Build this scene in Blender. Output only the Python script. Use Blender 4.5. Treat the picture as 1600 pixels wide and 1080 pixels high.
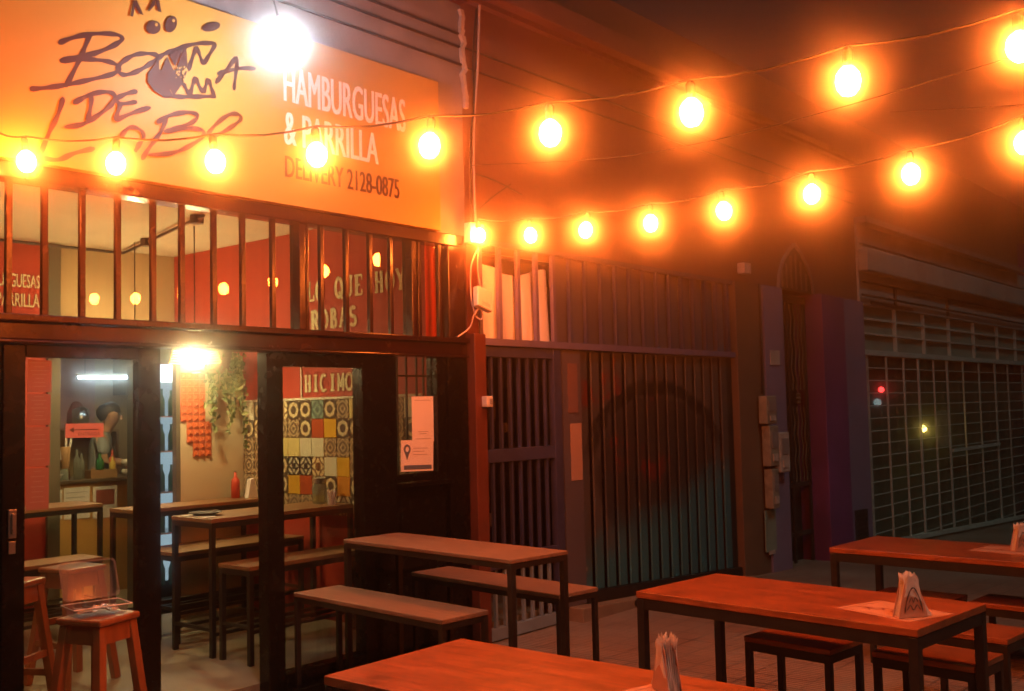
import bpy, bmesh, math, random
from mathutils import Vector, Matrix
random.seed(7)
S = bpy.context.scene
for o in list(bpy.data.objects): bpy.data.objects.remove(o)
COL = S.collection
EYE = 1.60                                   # height of the camera above the shop floor

# ---------------------------------------------------------------- camera
cam_d = bpy.data.cameras.new('camera'); cam = bpy.data.objects.new('camera', cam_d); COL.objects.link(cam)
cam_d.sensor_width = 36; cam_d.lens = 36.52; cam_d.clip_start = 0.05; cam_d.clip_end = 300
_r = Vector((0.640814, 0.767023, 0.0)); 
RX = Vector((0.6408143, -0.76734405, -0.02324099)); RY = Vector((0.03213523, 0.05705892, -0.9978535)); RZ = Vector((0.76702305, 0.63869193, 0.06122295))
m = Matrix((( RX.x, -RY.x, -RZ.x), (RX.y, -RY.y, -RZ.y), (RX.z, -RY.z, -RZ.z)))
m4 = m.to_4x4(); m4.translation = Vector((0, 0, EYE)); cam.matrix_world = m4
S.camera = cam

# ---------------------------------------------------------------- world, moon-dim sun, exposure
W = bpy.data.worlds.new('World'); S.world = W; W.use_nodes = True
wn = W.node_tree; bg = wn.nodes['Background']
sky = wn.nodes.new('ShaderNodeTexSky'); sky.sky_type = 'NISHITA'; sky.sun_disc = False
sky.sun_elevation = math.radians(-2.0); sky.sun_rotation = math.radians(200)
wn.links.new(sky.outputs[0], bg.inputs[0]); bg.inputs[1].default_value = 0.05
sd = bpy.data.lights.new('sun', 'SUN'); sun = bpy.data.objects.new('sun', sd); COL.objects.link(sun)
sd.energy = 0.46; sd.angle = math.radians(12); sd.color = (0.78, 1.0, 0.84)
sun.rotation_euler = (math.radians(36), 0, math.radians(-28))
S.view_settings.view_transform = 'Standard'; S.view_settings.look = 'None'
S.view_settings.exposure = 0.0; S.view_settings.gamma = 1.0; S.view_settings.use_curve_mapping = False
S.render.engine = 'CYCLES'
cy = S.cycles
cy.use_denoising = True
try: cy.denoiser = 'OPENIMAGEDENOISE'
except Exception: pass
cy.max_bounces = 7; cy.diffuse_bounces = 3; cy.glossy_bounces = 3; cy.transmission_bounces = 4
cy.transparent_max_bounces = 16; cy.volume_bounces = 0
cy.use_light_tree = True; cy.caustics_reflective = False; cy.caustics_refractive = False
cy.sample_clamp_indirect = 4.0
cy.use_adaptive_sampling = False

BULB_COL = (1.0, 0.16, 0.018)
BULB_L = 540.0
# ---------------------------------------------------------------- materials
MATS = {}
def nt(name):
    m = bpy.data.materials.new(name); m.use_nodes = True
    n = m.node_tree; b = n.nodes['Principled BSDF']; MATS[name] = m
    return m, n, b
def mat(name, col, rough=0.6, metal=0.0, var=0.25, scale=6.0, bump=0.0, bscale=40.0, dirt=None, dscale=1.5, damt=0.5, stretch=(1,1,1), coat=0.0, spec=0.5):
    m, n, b = nt(name); L = n.links
    tc = n.nodes.new('ShaderNodeTexCoord'); mp = n.nodes.new('ShaderNodeMapping'); mp.inputs['Scale'].default_value = stretch
    L.new(tc.outputs['Object'], mp.inputs[0])
    no = n.nodes.new('ShaderNodeTexNoise'); no.inputs['Scale'].default_value = scale; no.inputs['Detail'].default_value = 6; no.inputs['Roughness'].default_value = .62
    L.new(mp.outputs[0], no.inputs[0])
    cr = n.nodes.new('ShaderNodeValToRGB')
    cr.color_ramp.elements[0].position = .3; cr.color_ramp.elements[1].position = .72
    cr.color_ramp.elements[0].color = tuple(max(0, c*(1-var)) for c in col)+(1,)
    cr.color_ramp.elements[1].color = tuple(min(1, c*(1+var)) for c in col)+(1,)
    L.new(no.outputs[0], cr.inputs[0]); out = cr.outputs[0]
    if dirt:
        n2 = n.nodes.new('ShaderNodeTexNoise'); n2.inputs['Scale'].default_value = dscale; n2.inputs['Detail'].default_value = 9; n2.inputs['Roughness'].default_value = .7
        L.new(tc.outputs['Object'], n2.inputs[0])
        r2 = n.nodes.new('ShaderNodeValToRGB'); r2.color_ramp.elements[0].position = .48; r2.color_ramp.elements[1].position = .66
        L.new(n2.outputs[0], r2.inputs[0])
        mu = n.nodes.new('ShaderNodeMath'); mu.operation = 'MULTIPLY'; mu.inputs[1].default_value = damt; L.new(r2.outputs[0], mu.inputs[0])
        mx = n.nodes.new('ShaderNodeMix'); mx.data_type = 'RGBA'; L.new(mu.outputs[0], mx.inputs[0]); L.new(out, mx.inputs[6]); mx.inputs[7].default_value = tuple(dirt)+(1,)
        out = mx.outputs[2]
    L.new(out, b.inputs['Base Color'])
    b.inputs['Metallic'].default_value = metal; b.inputs['Specular IOR Level'].default_value = spec
    rr = n.nodes.new('ShaderNodeMapRange'); rr.inputs[3].default_value = max(.04, rough-.12); rr.inputs[4].default_value = min(1, rough+.12)
    L.new(no.outputs[0], rr.inputs[0]); L.new(rr.outputs[0], b.inputs['Roughness'])
    if coat: b.inputs['Coat Weight'].default_value = coat; b.inputs['Coat Roughness'].default_value = .15
    if bump:
        n3 = n.nodes.new('ShaderNodeTexNoise'); n3.inputs['Scale'].default_value = bscale; n3.inputs['Detail'].default_value = 5
        L.new(mp.outputs[0], n3.inputs[0])
        bp = n.nodes.new('ShaderNodeBump'); bp.inputs['Strength'].default_value = bump; bp.inputs['Distance'].default_value = .01
        L.new(n3.outputs[0], bp.inputs['Height']); L.new(bp.outputs[0], b.inputs['Normal'])
    return m
def emis(name, col, strength):
    m, n, b = nt(name); n.nodes.remove(b)
    e = n.nodes.new('ShaderNodeEmission'); e.inputs[0].default_value = tuple(col)+(1,); e.inputs[1].default_value = strength
    n.links.new(e.outputs[0], n.nodes['Material Output'].inputs[0]); return m
def glass(name, tint=(1,1,1), ior=1.5, rough=.0, base=None, basew=0.0):
    m, n, b = nt(name); n.nodes.remove(b); L = n.links
    t = n.nodes.new('ShaderNodeBsdfTransparent'); t.inputs[0].default_value = tuple(tint)+(1,)
    g = n.nodes.new('ShaderNodeBsdfGlossy'); g.inputs['Roughness'].default_value = rough
    f = n.nodes.new('ShaderNodeFresnel'); ge = n.nodes.new('ShaderNodeNewGeometry')
    io = n.nodes.new('ShaderNodeMapRange'); io.inputs[3].default_value = ior; io.inputs[4].default_value = 1/ior   # same reflectance from both sides of a pane
    L.new(ge.outputs['Backfacing'], io.inputs[0]); L.new(io.outputs[0], f.inputs[0])
    mx = n.nodes.new('ShaderNodeMixShader'); L.new(f.outputs[0], mx.inputs[0]); L.new(t.outputs[0], mx.inputs[1]); L.new(g.outputs[0], mx.inputs[2])
    o = mx.outputs[0]
    if base:
        d = n.nodes.new('ShaderNodeBsdfDiffuse'); d.inputs[0].default_value = tuple(base)+(1,)
        m2 = n.nodes.new('ShaderNodeMixShader'); m2.inputs[0].default_value = basew; L.new(o, m2.inputs[1]); L.new(d.outputs[0], m2.inputs[2]); o = m2.outputs[0]
    L.new(o, n.nodes['Material Output'].inputs[0]); return m

M = {}
M['bulb'] = emis('bulb_glow', BULB_COL, BULB_L)
M['led'] = emis('led_glow', (0.80, 0.92, 1.0), 560)
M['tube'] = emis('tube_glow', (0.70, 0.92, 1.0), 30)
M['fridge_light'] = emis('fridge_glow', (0.62, 0.88, 1.0), .55)
M['pendant_bulb'] = emis('pendant_bulb', (1.0, 0.77, 0.34), 640)
M['glass'] = glass('window_glass', (.93,.95,.93))
M['shop_glass'] = glass('dusty_glass', (.75,.80,.76), base=(.18,.27,.21), basew=.42)
M['plastic_clear'] = glass('clear_plastic', (.88,.9,.92), 1.22, .12, (.50,.52,.56), .17)
M['bottle_clear'] = glass('bottle_glass', (.75,.8,.75), 1.5, .03, (.4,.42,.38), .3)
M['black'] = mat('black_gloss_paint', (.0045,.0035,.0035), .26, var=.4, scale=14, bump=.06, bscale=60, dirt=(.010,.006,.005), damt=.4, spec=.35)
M['black_red'] = mat('oxblood_gloss_paint', (.028,.006,.005), .24, var=.35, scale=12, bump=.08, bscale=55, dirt=(.02,.009,.008), damt=.6, spec=.5)
M['metal_black'] = mat('black_tube_steel', (.020,.017,.016), .42, var=.35, scale=25, bump=.06)
M['sign'] = mat('orange_sign_vinyl', (.50,.325,.06), .5, var=.035, scale=2.0)
M['sign_edge'] = mat('sign_edge', (.3,.12,.03), .5)
M['sign_brown'] = mat('sign_brown_print', (.055,.016,.012), .55, var=.08)
M['sign_white'] = mat('sign_white_print', (.85,.83,.8), .5, var=.03)
M['fascia'] = mat('grey_fascia_paint', (.26,.255,.28), .75, var=.18, scale=3, bump=.2, bscale=30, dirt=(.12,.10,.10), damt=.55, dscale=2.5)
M['plaster'] = mat('stained_red_brown_plaster', (.22,.09,.055), .9, var=.30, scale=2.2, bump=.5, bscale=22, dirt=(.09,.04,.03), damt=.6, dscale=1.1)
M['plaster_old'] = mat('chipped_plaster', (.62,.52,.46), .9, var=.3, scale=9, bump=.8, bscale=30)
M['groove'] = mat('dark_groove', (.035,.025,.022), .9)
M['slab'] = mat('concrete_slab', (.34,.29,.27), .9, var=.2, scale=5, bump=.4, dirt=(.12,.08,.07), damt=.6)
M['post_red'] = mat('red_brown_post_paint', (.15,.036,.018), .55, var=.22, scale=5, bump=.25, dirt=(.09,.03,.02), damt=.5, dscale=4)
M['int_red'] = mat('red_interior_paint', (.50,.045,.018), .62, var=.10, scale=2, bump=.1)
M['int_tan'] = mat('tan_interior_paint', (.47,.31,.15), .8, var=.1, scale=1.5)
M['ceiling'] = mat('white_ceiling_paint', (.62,.50,.34), .9, var=.10, scale=1.2, bump=.15, dirt=(.45,.34,.22), damt=.5)
M['int_floor'] = mat('grey_interior_tile', (.30,.27,.20), .38, var=.22, scale=2.4, bump=.08, dirt=(.17,.14,.10), damt=.6, dscale=1.3)
M['beige'] = mat('beige_panel', (.62,.52,.34), .55, var=.08, scale=1.5, dirt=(.45,.36,.22), damt=.35)
M['jamb'] = mat('olive_jamb_paint', (.12,.10,.065), .6, var=.15)
M['counter_front'] = mat('ochre_counter_front', (.55,.30,.07), .6, var=.12, scale=3)
M['counter_top'] = mat('dark_counter_top', (.10,.065,.035), .4)
M['white_trim'] = mat('white_trim', (.75,.68,.55), .6, var=.08)
M['letter'] = mat('cream_letter_paint', (.82,.74,.46), .7, var=.1, scale=12)
M['wood_top'] = mat('lacquered_plank_top', (.36,.105,.036), .34, var=.40, scale=6, bump=.10, bscale=34, stretch=(9,.7,9), dirt=(.12,.045,.02), damt=.6, dscale=5)
M['wood_dull'] = mat('dry_plank_top', (.25,.155,.105), .5, var=.42, scale=5, bump=.1, bscale=30, stretch=(8,.8,8), dirt=(.2,.12,.08), damt=.55, dscale=4)
M['wood_in'] = mat('interior_plank_top', (.28,.15,.07), .5, var=.28, scale=5, stretch=(.8,8,8), dirt=(.16,.09,.04), damt=.5, dscale=4)
M['edge_dark'] = mat('plank_edge', (.10,.07,.045), .6, var=.3, scale=20)
M['stool_wood'] = mat('varnished_stool_wood', (.30,.10,.035), .36, var=.32, scale=8, bump=.08, stretch=(3,3,.5), coat=.25)
M['paper'] = mat('white_paper', (.80,.77,.72), .8, var=.03)
M['menu_pink'] = mat('salmon_menu_paper', (.25,.125,.10), .75, var=.05)
M['ink'] = mat('print_ink', (.06,.045,.05), .7, var=.05)
M['ink_soft'] = mat('grey_print', (.30,.27,.27), .8, var=.05)
M['ink_red'] = mat('red_brown_print', (.30,.07,.04), .7, var=.05)
M['ink_blue'] = mat('slate_blue_print', (.10,.14,.22), .7, var=.05)
M['napkin'] = mat('white_napkin_tissue', (.82,.78,.74), .9, var=.05, bump=.2)
M['placemat'] = mat('printed_placemat', (.60,.33,.22), .7, var=.08)
M['plastic_white'] = mat('white_plastic', (.78,.74,.68), .45, var=.06, dirt=(.5,.42,.34), damt=.4, dscale=9)
M['cable_white'] = mat('painted_cable', (.55,.42,.36), .6, var=.2)
M['cable_black'] = mat('black_cable', (.02,.016,.014), .6)
M['socket'] = mat('socket_rubber', (.02,.016,.014), .5)
M['blue_paint'] = mat('chipped_blue_metal_paint', (.06,.06,.13), .5, var=.25, scale=8, bump=.15, dirt=(.05,.04,.06), damt=.6, dscale=6)
M['lilac_paint'] = mat('lilac_bar_paint', (.19,.16,.29), .5, var=.2, scale=8, dirt=(.12,.09,.14), damt=.5, dscale=7)
M['light_blue'] = mat('pale_blue_metal_paint', (.26,.34,.40), .5, var=.2, scale=8, dirt=(.14,.15,.17), damt=.5)
M['grey_sheet'] = mat('grey_brown_sheet_metal', (.14,.12,.14), .55, var=.22, scale=3, bump=.15, dirt=(.11,.07,.065), damt=.6, dscale=3)
M['cloth'] = mat('white_curtain_cloth', (.88,.84,.80), .9, var=.07, scale=3)
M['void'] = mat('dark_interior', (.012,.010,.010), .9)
M['clutter'] = mat('dim_clutter', (.10,.075,.065), .8, var=.9, scale=9)
M['brown_wall'] = mat('brown_column_paint', (.20,.115,.07), .8, var=.18, scale=2, bump=.3, dirt=(.11,.07,.05), damt=.6)
M['lavender'] = mat('lavender_wall_paint', (.29,.22,.36), .8, var=.16, scale=3, bump=.3, dirt=(.18,.13,.2), damt=.6, dscale=3)
M['purple'] = mat('magenta_purple_wall_paint', (.24,.06,.20), .8, var=.28, scale=1.2, bump=.3, dirt=(.14,.05,.15), damt=.6, dscale=2)
M['iron'] = mat('wrought_iron', (.05,.045,.04), .5, var=.3)
M['iron_pale'] = mat('dusty_iron_rods', (.20,.15,.10), .6, var=.3)
M['meter'] = mat('grimy_meter_box', (.40,.36,.28), .6, var=.4, scale=10, dirt=(.12,.10,.08), damt=.8, dscale=9)
M['galv'] = mat('galvanised_grille', (.80,.84,.78), .45, metal=.2, var=.2, scale=10)
M['shop_grey'] = mat('grey_shop_fascia', (.52,.50,.46), .7, var=.15, scale=2, bump=.1, dirt=(.12,.11,.10), damt=.5)
M['shop_green'] = mat('green_grey_shop_panel', (.32,.40,.32), .5, var=.3, scale=3, dirt=(.06,.07,.06), damt=.7)
M['teal_box'] = mat('mint_carton', (.22,.42,.34), .7, var=.15)
M['dark_green'] = mat('dark_green_stock', (.10,.20,.15), .6, var=.7, scale=6)
M['step'] = mat('sandy_concrete_step', (.34,.24,.16), .85, var=.2, scale=4, bump=.3, dirt=(.16,.10,.07), damt=.6, dscale=2.5)
M['leaf'] = mat('green_leaf', (.12,.17,.05), .5, var=.5, scale=20)
M['leaf_pale'] = mat('variegated_leaf', (.30,.33,.13), .5, var=.3, scale=20)
M['pot'] = mat('brown_pot', (.20,.10,.05), .6)
M['orange_tile'] = mat('orange_moulded_tray', (.72,.17,.05), .5, var=.1)
M['wicker'] = mat('wicker', (.55,.36,.16), .7, var=.3, scale=30)
M['skin'] = mat('skin', (.55,.31,.20), .55, var=.05)
M['hair'] = mat('dark_hair', (.02,.014,.010), .5, var=.3, scale=40)
M['shirt'] = mat('grey_blue_shirt', (.30,.33,.36), .85, var=.15)
M['apron'] = mat('black_apron', (.03,.03,.035), .8)
M['green_glass'] = mat('green_bottle', (.02,.16,.05), .12, var=.2)
M['amber'] = mat('yellow_sauce_bottle', (.62,.45,.08), .3)
M['red_pack'] = mat('red_packet', (.65,.08,.04), .5)
M['crate_wood'] = mat('pale_wood_crate', (.32,.17,.07), .7, var=.25, scale=12)
M['steel'] = mat('brushed_steel', (.5,.5,.5), .3, metal=.9, var=.1)
M['dark_grey'] = mat('dark_grey_panel', (.05,.052,.055), .5)
M['poster_pink'] = mat('pink_poster', (.45,.26,.24), .7, var=.1)
M['kitchen_wall'] = mat('kitchen_wall_paint', (.50,.38,.22), .8, var=.08)
M['foil'] = mat('crumpled_foil', (.62,.60,.60), .28, metal=.8, var=.2, bump=1.0, bscale=60)
M['white_em'] = emis('cold_white_glow', (.75,.92,1.0), 2.5)
M['red_em'] = emis('red_reflection_glow', (1.0,.03,.03), 60)  # this and the yellow one glow in place of street reflections
M['yellow_em'] = emis('yellow_reflection_glow', (1.0,.62,.12), 120)

def sidewalk_mat():
    m, n, b = nt('ribbed_sidewalk_tile'); L = n.links
    tc = n.nodes.new('ShaderNodeTexCoord')
    br = n.nodes.new('ShaderNodeTexBrick'); br.offset = 0; br.inputs['Scale'].default_value = 1.0
    br.inputs['Brick Width'].default_value = .20; br.inputs['Row Height'].default_value = .20; br.inputs['Mortar Size'].default_value = .009
    br.inputs['Color1'].default_value = (.44,.28,.20,1); br.inputs['Color2'].default_value = (.34,.21,.15,1); br.inputs['Mortar'].default_value = (.15,.10,.075,1)
    L.new(tc.outputs['Object'], br.inputs[0])
    wv = n.nodes.new('ShaderNodeTexWave'); wv.bands_direction = 'X'; wv.inputs['Scale'].default_value = 7.5; wv.inputs['Distortion'].default_value = .4
    L.new(tc.outputs['Object'], wv.inputs[0])
    no = n.nodes.new('ShaderNodeTexNoise'); no.inputs['Scale'].default_value = .9; no.inputs['Detail'].default_value = 9; no.inputs['Roughness'].default_value = .65; L.new(tc.outputs['Object'], no.inputs[0])
    cr = n.nodes.new('ShaderNodeValToRGB'); cr.color_ramp.elements[0].position = .4; cr.color_ramp.elements[1].position = .62; L.new(no.outputs[0], cr.inputs[0])
    mx = n.nodes.new('ShaderNodeMix'); mx.data_type = 'RGBA'; L.new(cr.outputs[0], mx.inputs[0]); L.new(br.outputs[0], mx.inputs[6]); mx.inputs[7].default_value = (.42,.34,.27,1)
    mx.clamp_factor = True
    m2 = n.nodes.new('ShaderNodeMix'); m2.data_type = 'RGBA'; m2.blend_type = 'MULTIPLY'; m2.inputs[0].default_value = .35; L.new(mx.outputs[2], m2.inputs[6]); L.new(wv.outputs[0], m2.inputs[7])
    L.new(m2.outputs[2], b.inputs['Base Color'])
    n2 = n.nodes.new('ShaderNodeTexNoise'); n2.inputs['Scale'].default_value = 60; L.new(tc.outputs['Object'], n2.inputs[0])
    ad = n.nodes.new('ShaderNodeMath'); ad.operation = 'MULTIPLY_ADD'; ad.inputs[1].default_value = .35; L.new(n2.outputs[0], ad.inputs[0]); L.new(wv.outputs[0], ad.inputs[2])
    bp = n.nodes.new('ShaderNodeBump'); bp.inputs['Strength'].default_value = .8; bp.inputs['Distance'].default_value = .008; L.new(ad.outputs[0], bp.inputs['Height']); L.new(bp.outputs[0], b.inputs['Normal'])
    b.inputs['Roughness'].default_value = .62
    return m
M['sidewalk'] = sidewalk_mat()
M['asphalt'] = mat('asphalt', (.05,.048,.045), .85, var=.3, scale=30, bump=.4)

def tile_mat(name, base, ink, rings, dia):
    """cement tile with a four-fold printed motif, drawn in the tile's own coordinates (tile is 0.15 m, lies in Y-Z)"""
    m, n, b = nt(name); L = n.links
    tc = n.nodes.new('ShaderNodeTexCoord'); sp = n.nodes.new('ShaderNodeSeparateXYZ'); L.new(tc.outputs['Object'], sp.inputs[0])
    def mth(op, a, c=None):
        q = n.nodes.new('ShaderNodeMath'); q.operation = op
        for i, v in enumerate((a, c)):
            if v is None: continue
            if isinstance(v, (int, float)): q.inputs[i].default_value = v
            else: L.new(v, q.inputs[i])
        return q.outputs[0]
    ay = mth('ABSOLUTE', sp.outputs[1]); az = mth('ABSOLUTE', sp.outputs[2])
    s = mth('ADD', ay, az); rr = mth('SQRT', mth('ADD', mth('MULTIPLY', ay, ay), mth('MULTIPLY', az, az)))
    v = mth('ADD', mth('SINE', mth('MULTIPLY', rr, rings)), mth('SINE', mth('MULTIPLY', s, dia)))
    v = mth('ADD', v, mth('SINE', mth('MULTIPLY', mth('MULTIPLY', ay, az), 1800.)))
    g = mth('GREATER_THAN', v, .15)
    mx = n.nodes.new('ShaderNodeMix'); mx.data_type = 'RGBA'; L.new(g, mx.inputs[0]); mx.inputs[6].default_value = tuple(base)+(1,); mx.inputs[7].default_value = tuple(ink)+(1,)
    L.new(mx.outputs[2], b.inputs['Base Color']); b.inputs['Roughness'].default_value = .3
    return m
TM = {}
TM['Y'] = mat('tile_yellow', (.72,.42,.04), .3, var=.05); TM['P'] = mat('tile_pale_yellow', (.72,.60,.25), .3, var=.05)
TM['C'] = mat('tile_cream', (.70,.66,.50), .3, var=.05); TM['R'] = mat('tile_red', (.50,.09,.03), .3, var=.05); TM['O'] = mat('tile_orange', (.70,.28,.04), .3, var=.05)
TM['a'] = tile_mat('tile_motif_brown', (.72,.58,.34), (.10,.07,.05), 110, 70)
TM['b'] = tile_mat('tile_motif_busy', (.52,.38,.22), (.14,.09,.06), 190, 160)
TM['c'] = tile_mat('tile_motif_flower', (.76,.62,.36), (.20,.10,.05), 80, 95)
TM['d'] = tile_mat('tile_motif_teal', (.25,.36,.30), (.10,.16,.15), 150, 90)
TM['e'] = tile_mat('tile_motif_black', (.60,.54,.40), (.04,.035,.035), 95, 130)

def gate_mat():
    """corrugated gate slats: brown black paint, teal lower right, red patches and a black sprayed arch (the graffiti is in world position of the paint)"""
    m, n, b = nt('painted_gate_slats'); L = n.links
    ge = n.nodes.new('ShaderNodeNewGeometry'); sp = n.nodes.new('ShaderNodeSeparateXYZ'); L.new(ge.outputs['Position'], sp.inputs[0])
    def mth(op, a, c=None, clamp=False):
        q = n.nodes.new('ShaderNodeMath'); q.operation = op; q.use_clamp = clamp
        for i, v in enumerate((a, c)):
            if v is None: continue
            if isinstance(v, (int, float)): q.inputs[i].default_value = v
            else: L.new(v, q.inputs[i])
        return q.outputs[0]
    no = n.nodes.new('ShaderNodeTexNoise'); no.inputs['Scale'].default_value = 2.2; no.inputs['Detail'].default_value = 7; no.inputs['Roughness'].default_value = .68; L.new(ge.outputs['Position'], no.inputs[0])
    nz = mth('SUBTRACT', no.outputs[0], .5)
    X = sp.outputs[0]; Z = sp.outputs[2]
    def smooth(v, a, c):
        q = n.nodes.new('ShaderNodeMapRange'); q.interpolation_type = 'SMOOTHSTEP'; L.new(v, q.inputs[0]); q.inputs[1].default_value = a; q.inputs[2].default_value = c; return q.outputs[0]
    # teal: below a wavy line, stronger to the right
    zt = mth('ADD', mth('ADD', Z, mth('MULTIPLY', nz, .9)), mth('MULTIPLY', mth('SUBTRACT', 9.4, X), .28))
    teal = mth('SUBTRACT', 1.0, smooth(zt, .75, 1.15))
    rx = mth('DIVIDE', mth('SUBTRACT', X, 8.35), 1.15); rz = mth('DIVIDE', mth('SUBTRACT', Z, 1.0), .78)
    rd = mth('ADD', mth('SQRT', mth('ADD', mth('MULTIPLY', rx, rx), mth('MULTIPLY', rz, rz))), mth('MULTIPLY', nz, .35))
    arch = mth('MULTIPLY', smooth(rd, .90, .93), mth('SUBTRACT', 1.0, smooth(rd, 1.06, 1.10)))
    arch = mth('MULTIPLY', mth('MULTIPLY', arch, smooth(Z, 1.1, 1.35)), smooth(no.outputs[0], .34, .46))
    inner = mth('SUBTRACT', 1.0, smooth(rd, .84, .92))
    red = mth('MULTIPLY', mth('MULTIPLY', smooth(mth('ADD', Z, nz), .95, 1.15), mth('SUBTRACT', 1.0, smooth(mth('ADD', X, nz), 8.3, 8.9))), smooth(no.outputs[0], .50, .60))
    mxs = []
    def mix(f, a, c):
        q = n.nodes.new('ShaderNodeMix'); q.data_type = 'RGBA'; L.new(f, q.inputs[0])
        for i, v in ((6, a), (7, c)):
            if isinstance(v, tuple): q.inputs[i].default_value = v+(1,)
            else: L.new(v, q.inputs[i])
        return q.outputs[2]
    c = mix(no.outputs[0], (.075,.055,.050), (.115,.10,.092))
    c = mix(inner, c, (.045,.034,.032))
    c = mix(red, c, (.16,.02,.014))
    c = mix(teal, c, (.04,.17,.21))
    c = mix(arch, c, (.012,.010,.010))
    vo = n.nodes.new('ShaderNodeTexNoise'); vo.inputs['Scale'].default_value = 5.5; vo.inputs['Detail'].default_value = 2; L.new(ge.outputs['Position'], vo.inputs[0])
    chip = mth('MULTIPLY', smooth(vo.outputs[0], .70, .74), mth('SUBTRACT', 1.0, smooth(Z, 1.1, 1.4)))
    c = mix(chip, c, (.40,.36,.30))
    L.new(c, b.inputs['Base Color']); b.inputs['Roughness'].default_value = .55
    bp = n.nodes.new('ShaderNodeBump'); bp.inputs['Strength'].default_value = .2; bp.inputs['Distance'].default_value = .01; L.new(vo.outputs[0], bp.inputs['Height']); L.new(bp.outputs[0], b.inputs['Normal'])
    return m
M['gate'] = gate_mat()

# ---------------------------------------------------------------- mesh helpers
def uz(zx): return zx
class MB:
    def __init__(s): s.bm = bmesh.new()
    def box(s, x0, x1, y0, y1, z0, z1):
        vs = [s.bm.verts.new(p) for p in ((x0,y0,z0),(x1,y0,z0),(x1,y1,z0),(x0,y1,z0),(x0,y0,z1),(x1,y0,z1),(x1,y1,z1),(x0,y1,z1))]
        for f in ((0,3,2,1),(4,5,6,7),(0,1,5,4),(1,2,6,5),(2,3,7,6),(3,0,4,7)): s.bm.faces.new([vs[i] for i in f])
        return s
    def bar(s, a, b, w, d=None, up=Vector((0,0,1))):
        a = Vector(a); b = Vector(b); d = w if d is None else d
        t = (b-a).normalized()
        if abs(t.dot(up)) > .95: up = Vector((0,1,0))
        u = t.cross(up).normalized(); v = u.cross(t).normalized()
        vs = []
        for p in (a, b):
            for i, j in ((-1,-1),(1,-1),(1,1),(-1,1)): vs.append(s.bm.verts.new(p+u*(i*w/2)+v*(j*d/2)))
        for f in ((3,2,1,0),(4,5,6,7),(0,1,5,4),(1,2,6,5),(2,3,7,6),(3,0,4,7)): s.bm.faces.new([vs[i] for i in f])
        return s
    def tube(s, pts, r, n=8, taper=None):
        pts = [Vector(p) for p in pts]; rings = []
        for i, p in enumerate(pts):
            t = (pts[min(i+1, len(pts)-1)]-pts[max(i-1, 0)]).normalized()
            up = Vector((0,0,1)) if abs(t.z) < .9 else Vector((0,1,0))
            u = t.cross(up).normalized(); v = u.cross(t).normalized()
            rr = r if taper is None else r*taper[i]
            rings.append([s.bm.verts.new(p+u*math.cos(k*2*math.pi/n)*rr+v*math.sin(k*2*math.pi/n)*rr) for k in range(n)])
        for a, b in zip(rings, rings[1:]):
            for k in range(n): s.bm.faces.new((a[k], a[(k+1) % n], b[(k+1) % n], b[k]))
        s.bm.faces.new(rings[0][::-1]); s.bm.faces.new(rings[-1]); return s
    def lathe(s, prof, c=(0,0,0), n=14):
        c = Vector(c); rings = []
        for r, z in prof:
            rings.append([s.bm.verts.new(c+Vector((math.cos(k*2*math.pi/n)*r, math.sin(k*2*math.pi/n)*r, z))) for k in range(n)] if r > 1e-5 else [s.bm.verts.new(c+Vector((0,0,z)))])
        for a, b in zip(rings, rings[1:]):
            for k in range(n):
                k2 = (k+1) % n
                if len(a) == 1 and len(b) == 1: continue
                if len(a) == 1: s.bm.faces.new((a[0], b[k2], b[k]))
                elif len(b) == 1: s.bm.faces.new((a[k], a[k2], b[0]))
                else: s.bm.faces.new((a[k], a[k2], b[k2], b[k]))
        return s
    def poly(s, pts):
        s.bm.faces.new([s.bm.verts.new(p) for p in pts]); return s
    def prism(s, pts, d):
        """closed outline pts pushed along vector d"""
        d = Vector(d); a = [s.bm.verts.new(p) for p in pts]; b = [s.bm.verts.new(Vector(p)+d) for p in pts]
        s.bm.faces.new(a[::-1]); s.bm.faces.new(b); k = len(a)
        for i in range(k): s.bm.faces.new((a[i], a[(i+1) % k], b[(i+1) % k], b[i]))
        return s
    def build(s, name, m, parent=None, bevel=0.0, smooth=False):
        me = bpy.data.meshes.new(name)
        bmesh.ops.recalc_face_normals(s.bm, faces=s.bm.faces[:])
        s.bm.to_mesh(me); s.bm.free()
        o = bpy.data.objects.new(name, me); COL.objects.link(o)
        if m is not None: me.materials.append(m)
        if parent: o.parent = parent
        if bevel:
            bv = o.modifiers.new('bevel', 'BEVEL'); bv.width = bevel; bv.segments = 2; bv.limit_method = 'ANGLE'
        if smooth:
            for p in me.polygons: p.use_smooth = True
        return o
def box(name, m, b, parent=None, bevel=0.0):
    return MB().box(*b).build(name, m, parent, bevel)
def tag(o, label=None, cat=None, group=None, kind=None):
    if label: o['label'] = label
    if cat: o['category'] = cat
    if group: o['group'] = group
    if kind: o['kind'] = kind
    return o
def thing(name, label, cat, group=None, loc=(0,0,0), rz=0.0):
    o = bpy.data.objects.new(name, None); COL.objects.link(o); o.location = loc; o.rotation_euler = (0,0,rz); o.empty_display_size = .1
    return tag(o, label, cat, group)
def children(o): return [c for c in bpy.data.objects if c.parent == o]
def copy_tree(o, parent=None, kids=None):
    if kids is None:
        kids = {}
        for c in bpy.data.objects:
            if c.parent: kids.setdefault(c.parent.name, []).append(c)
    c = o.copy(); COL.objects.link(c); c.parent = parent
    for ch in kids.get(o.name, []): copy_tree(ch, c, kids)
    return c
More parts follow.
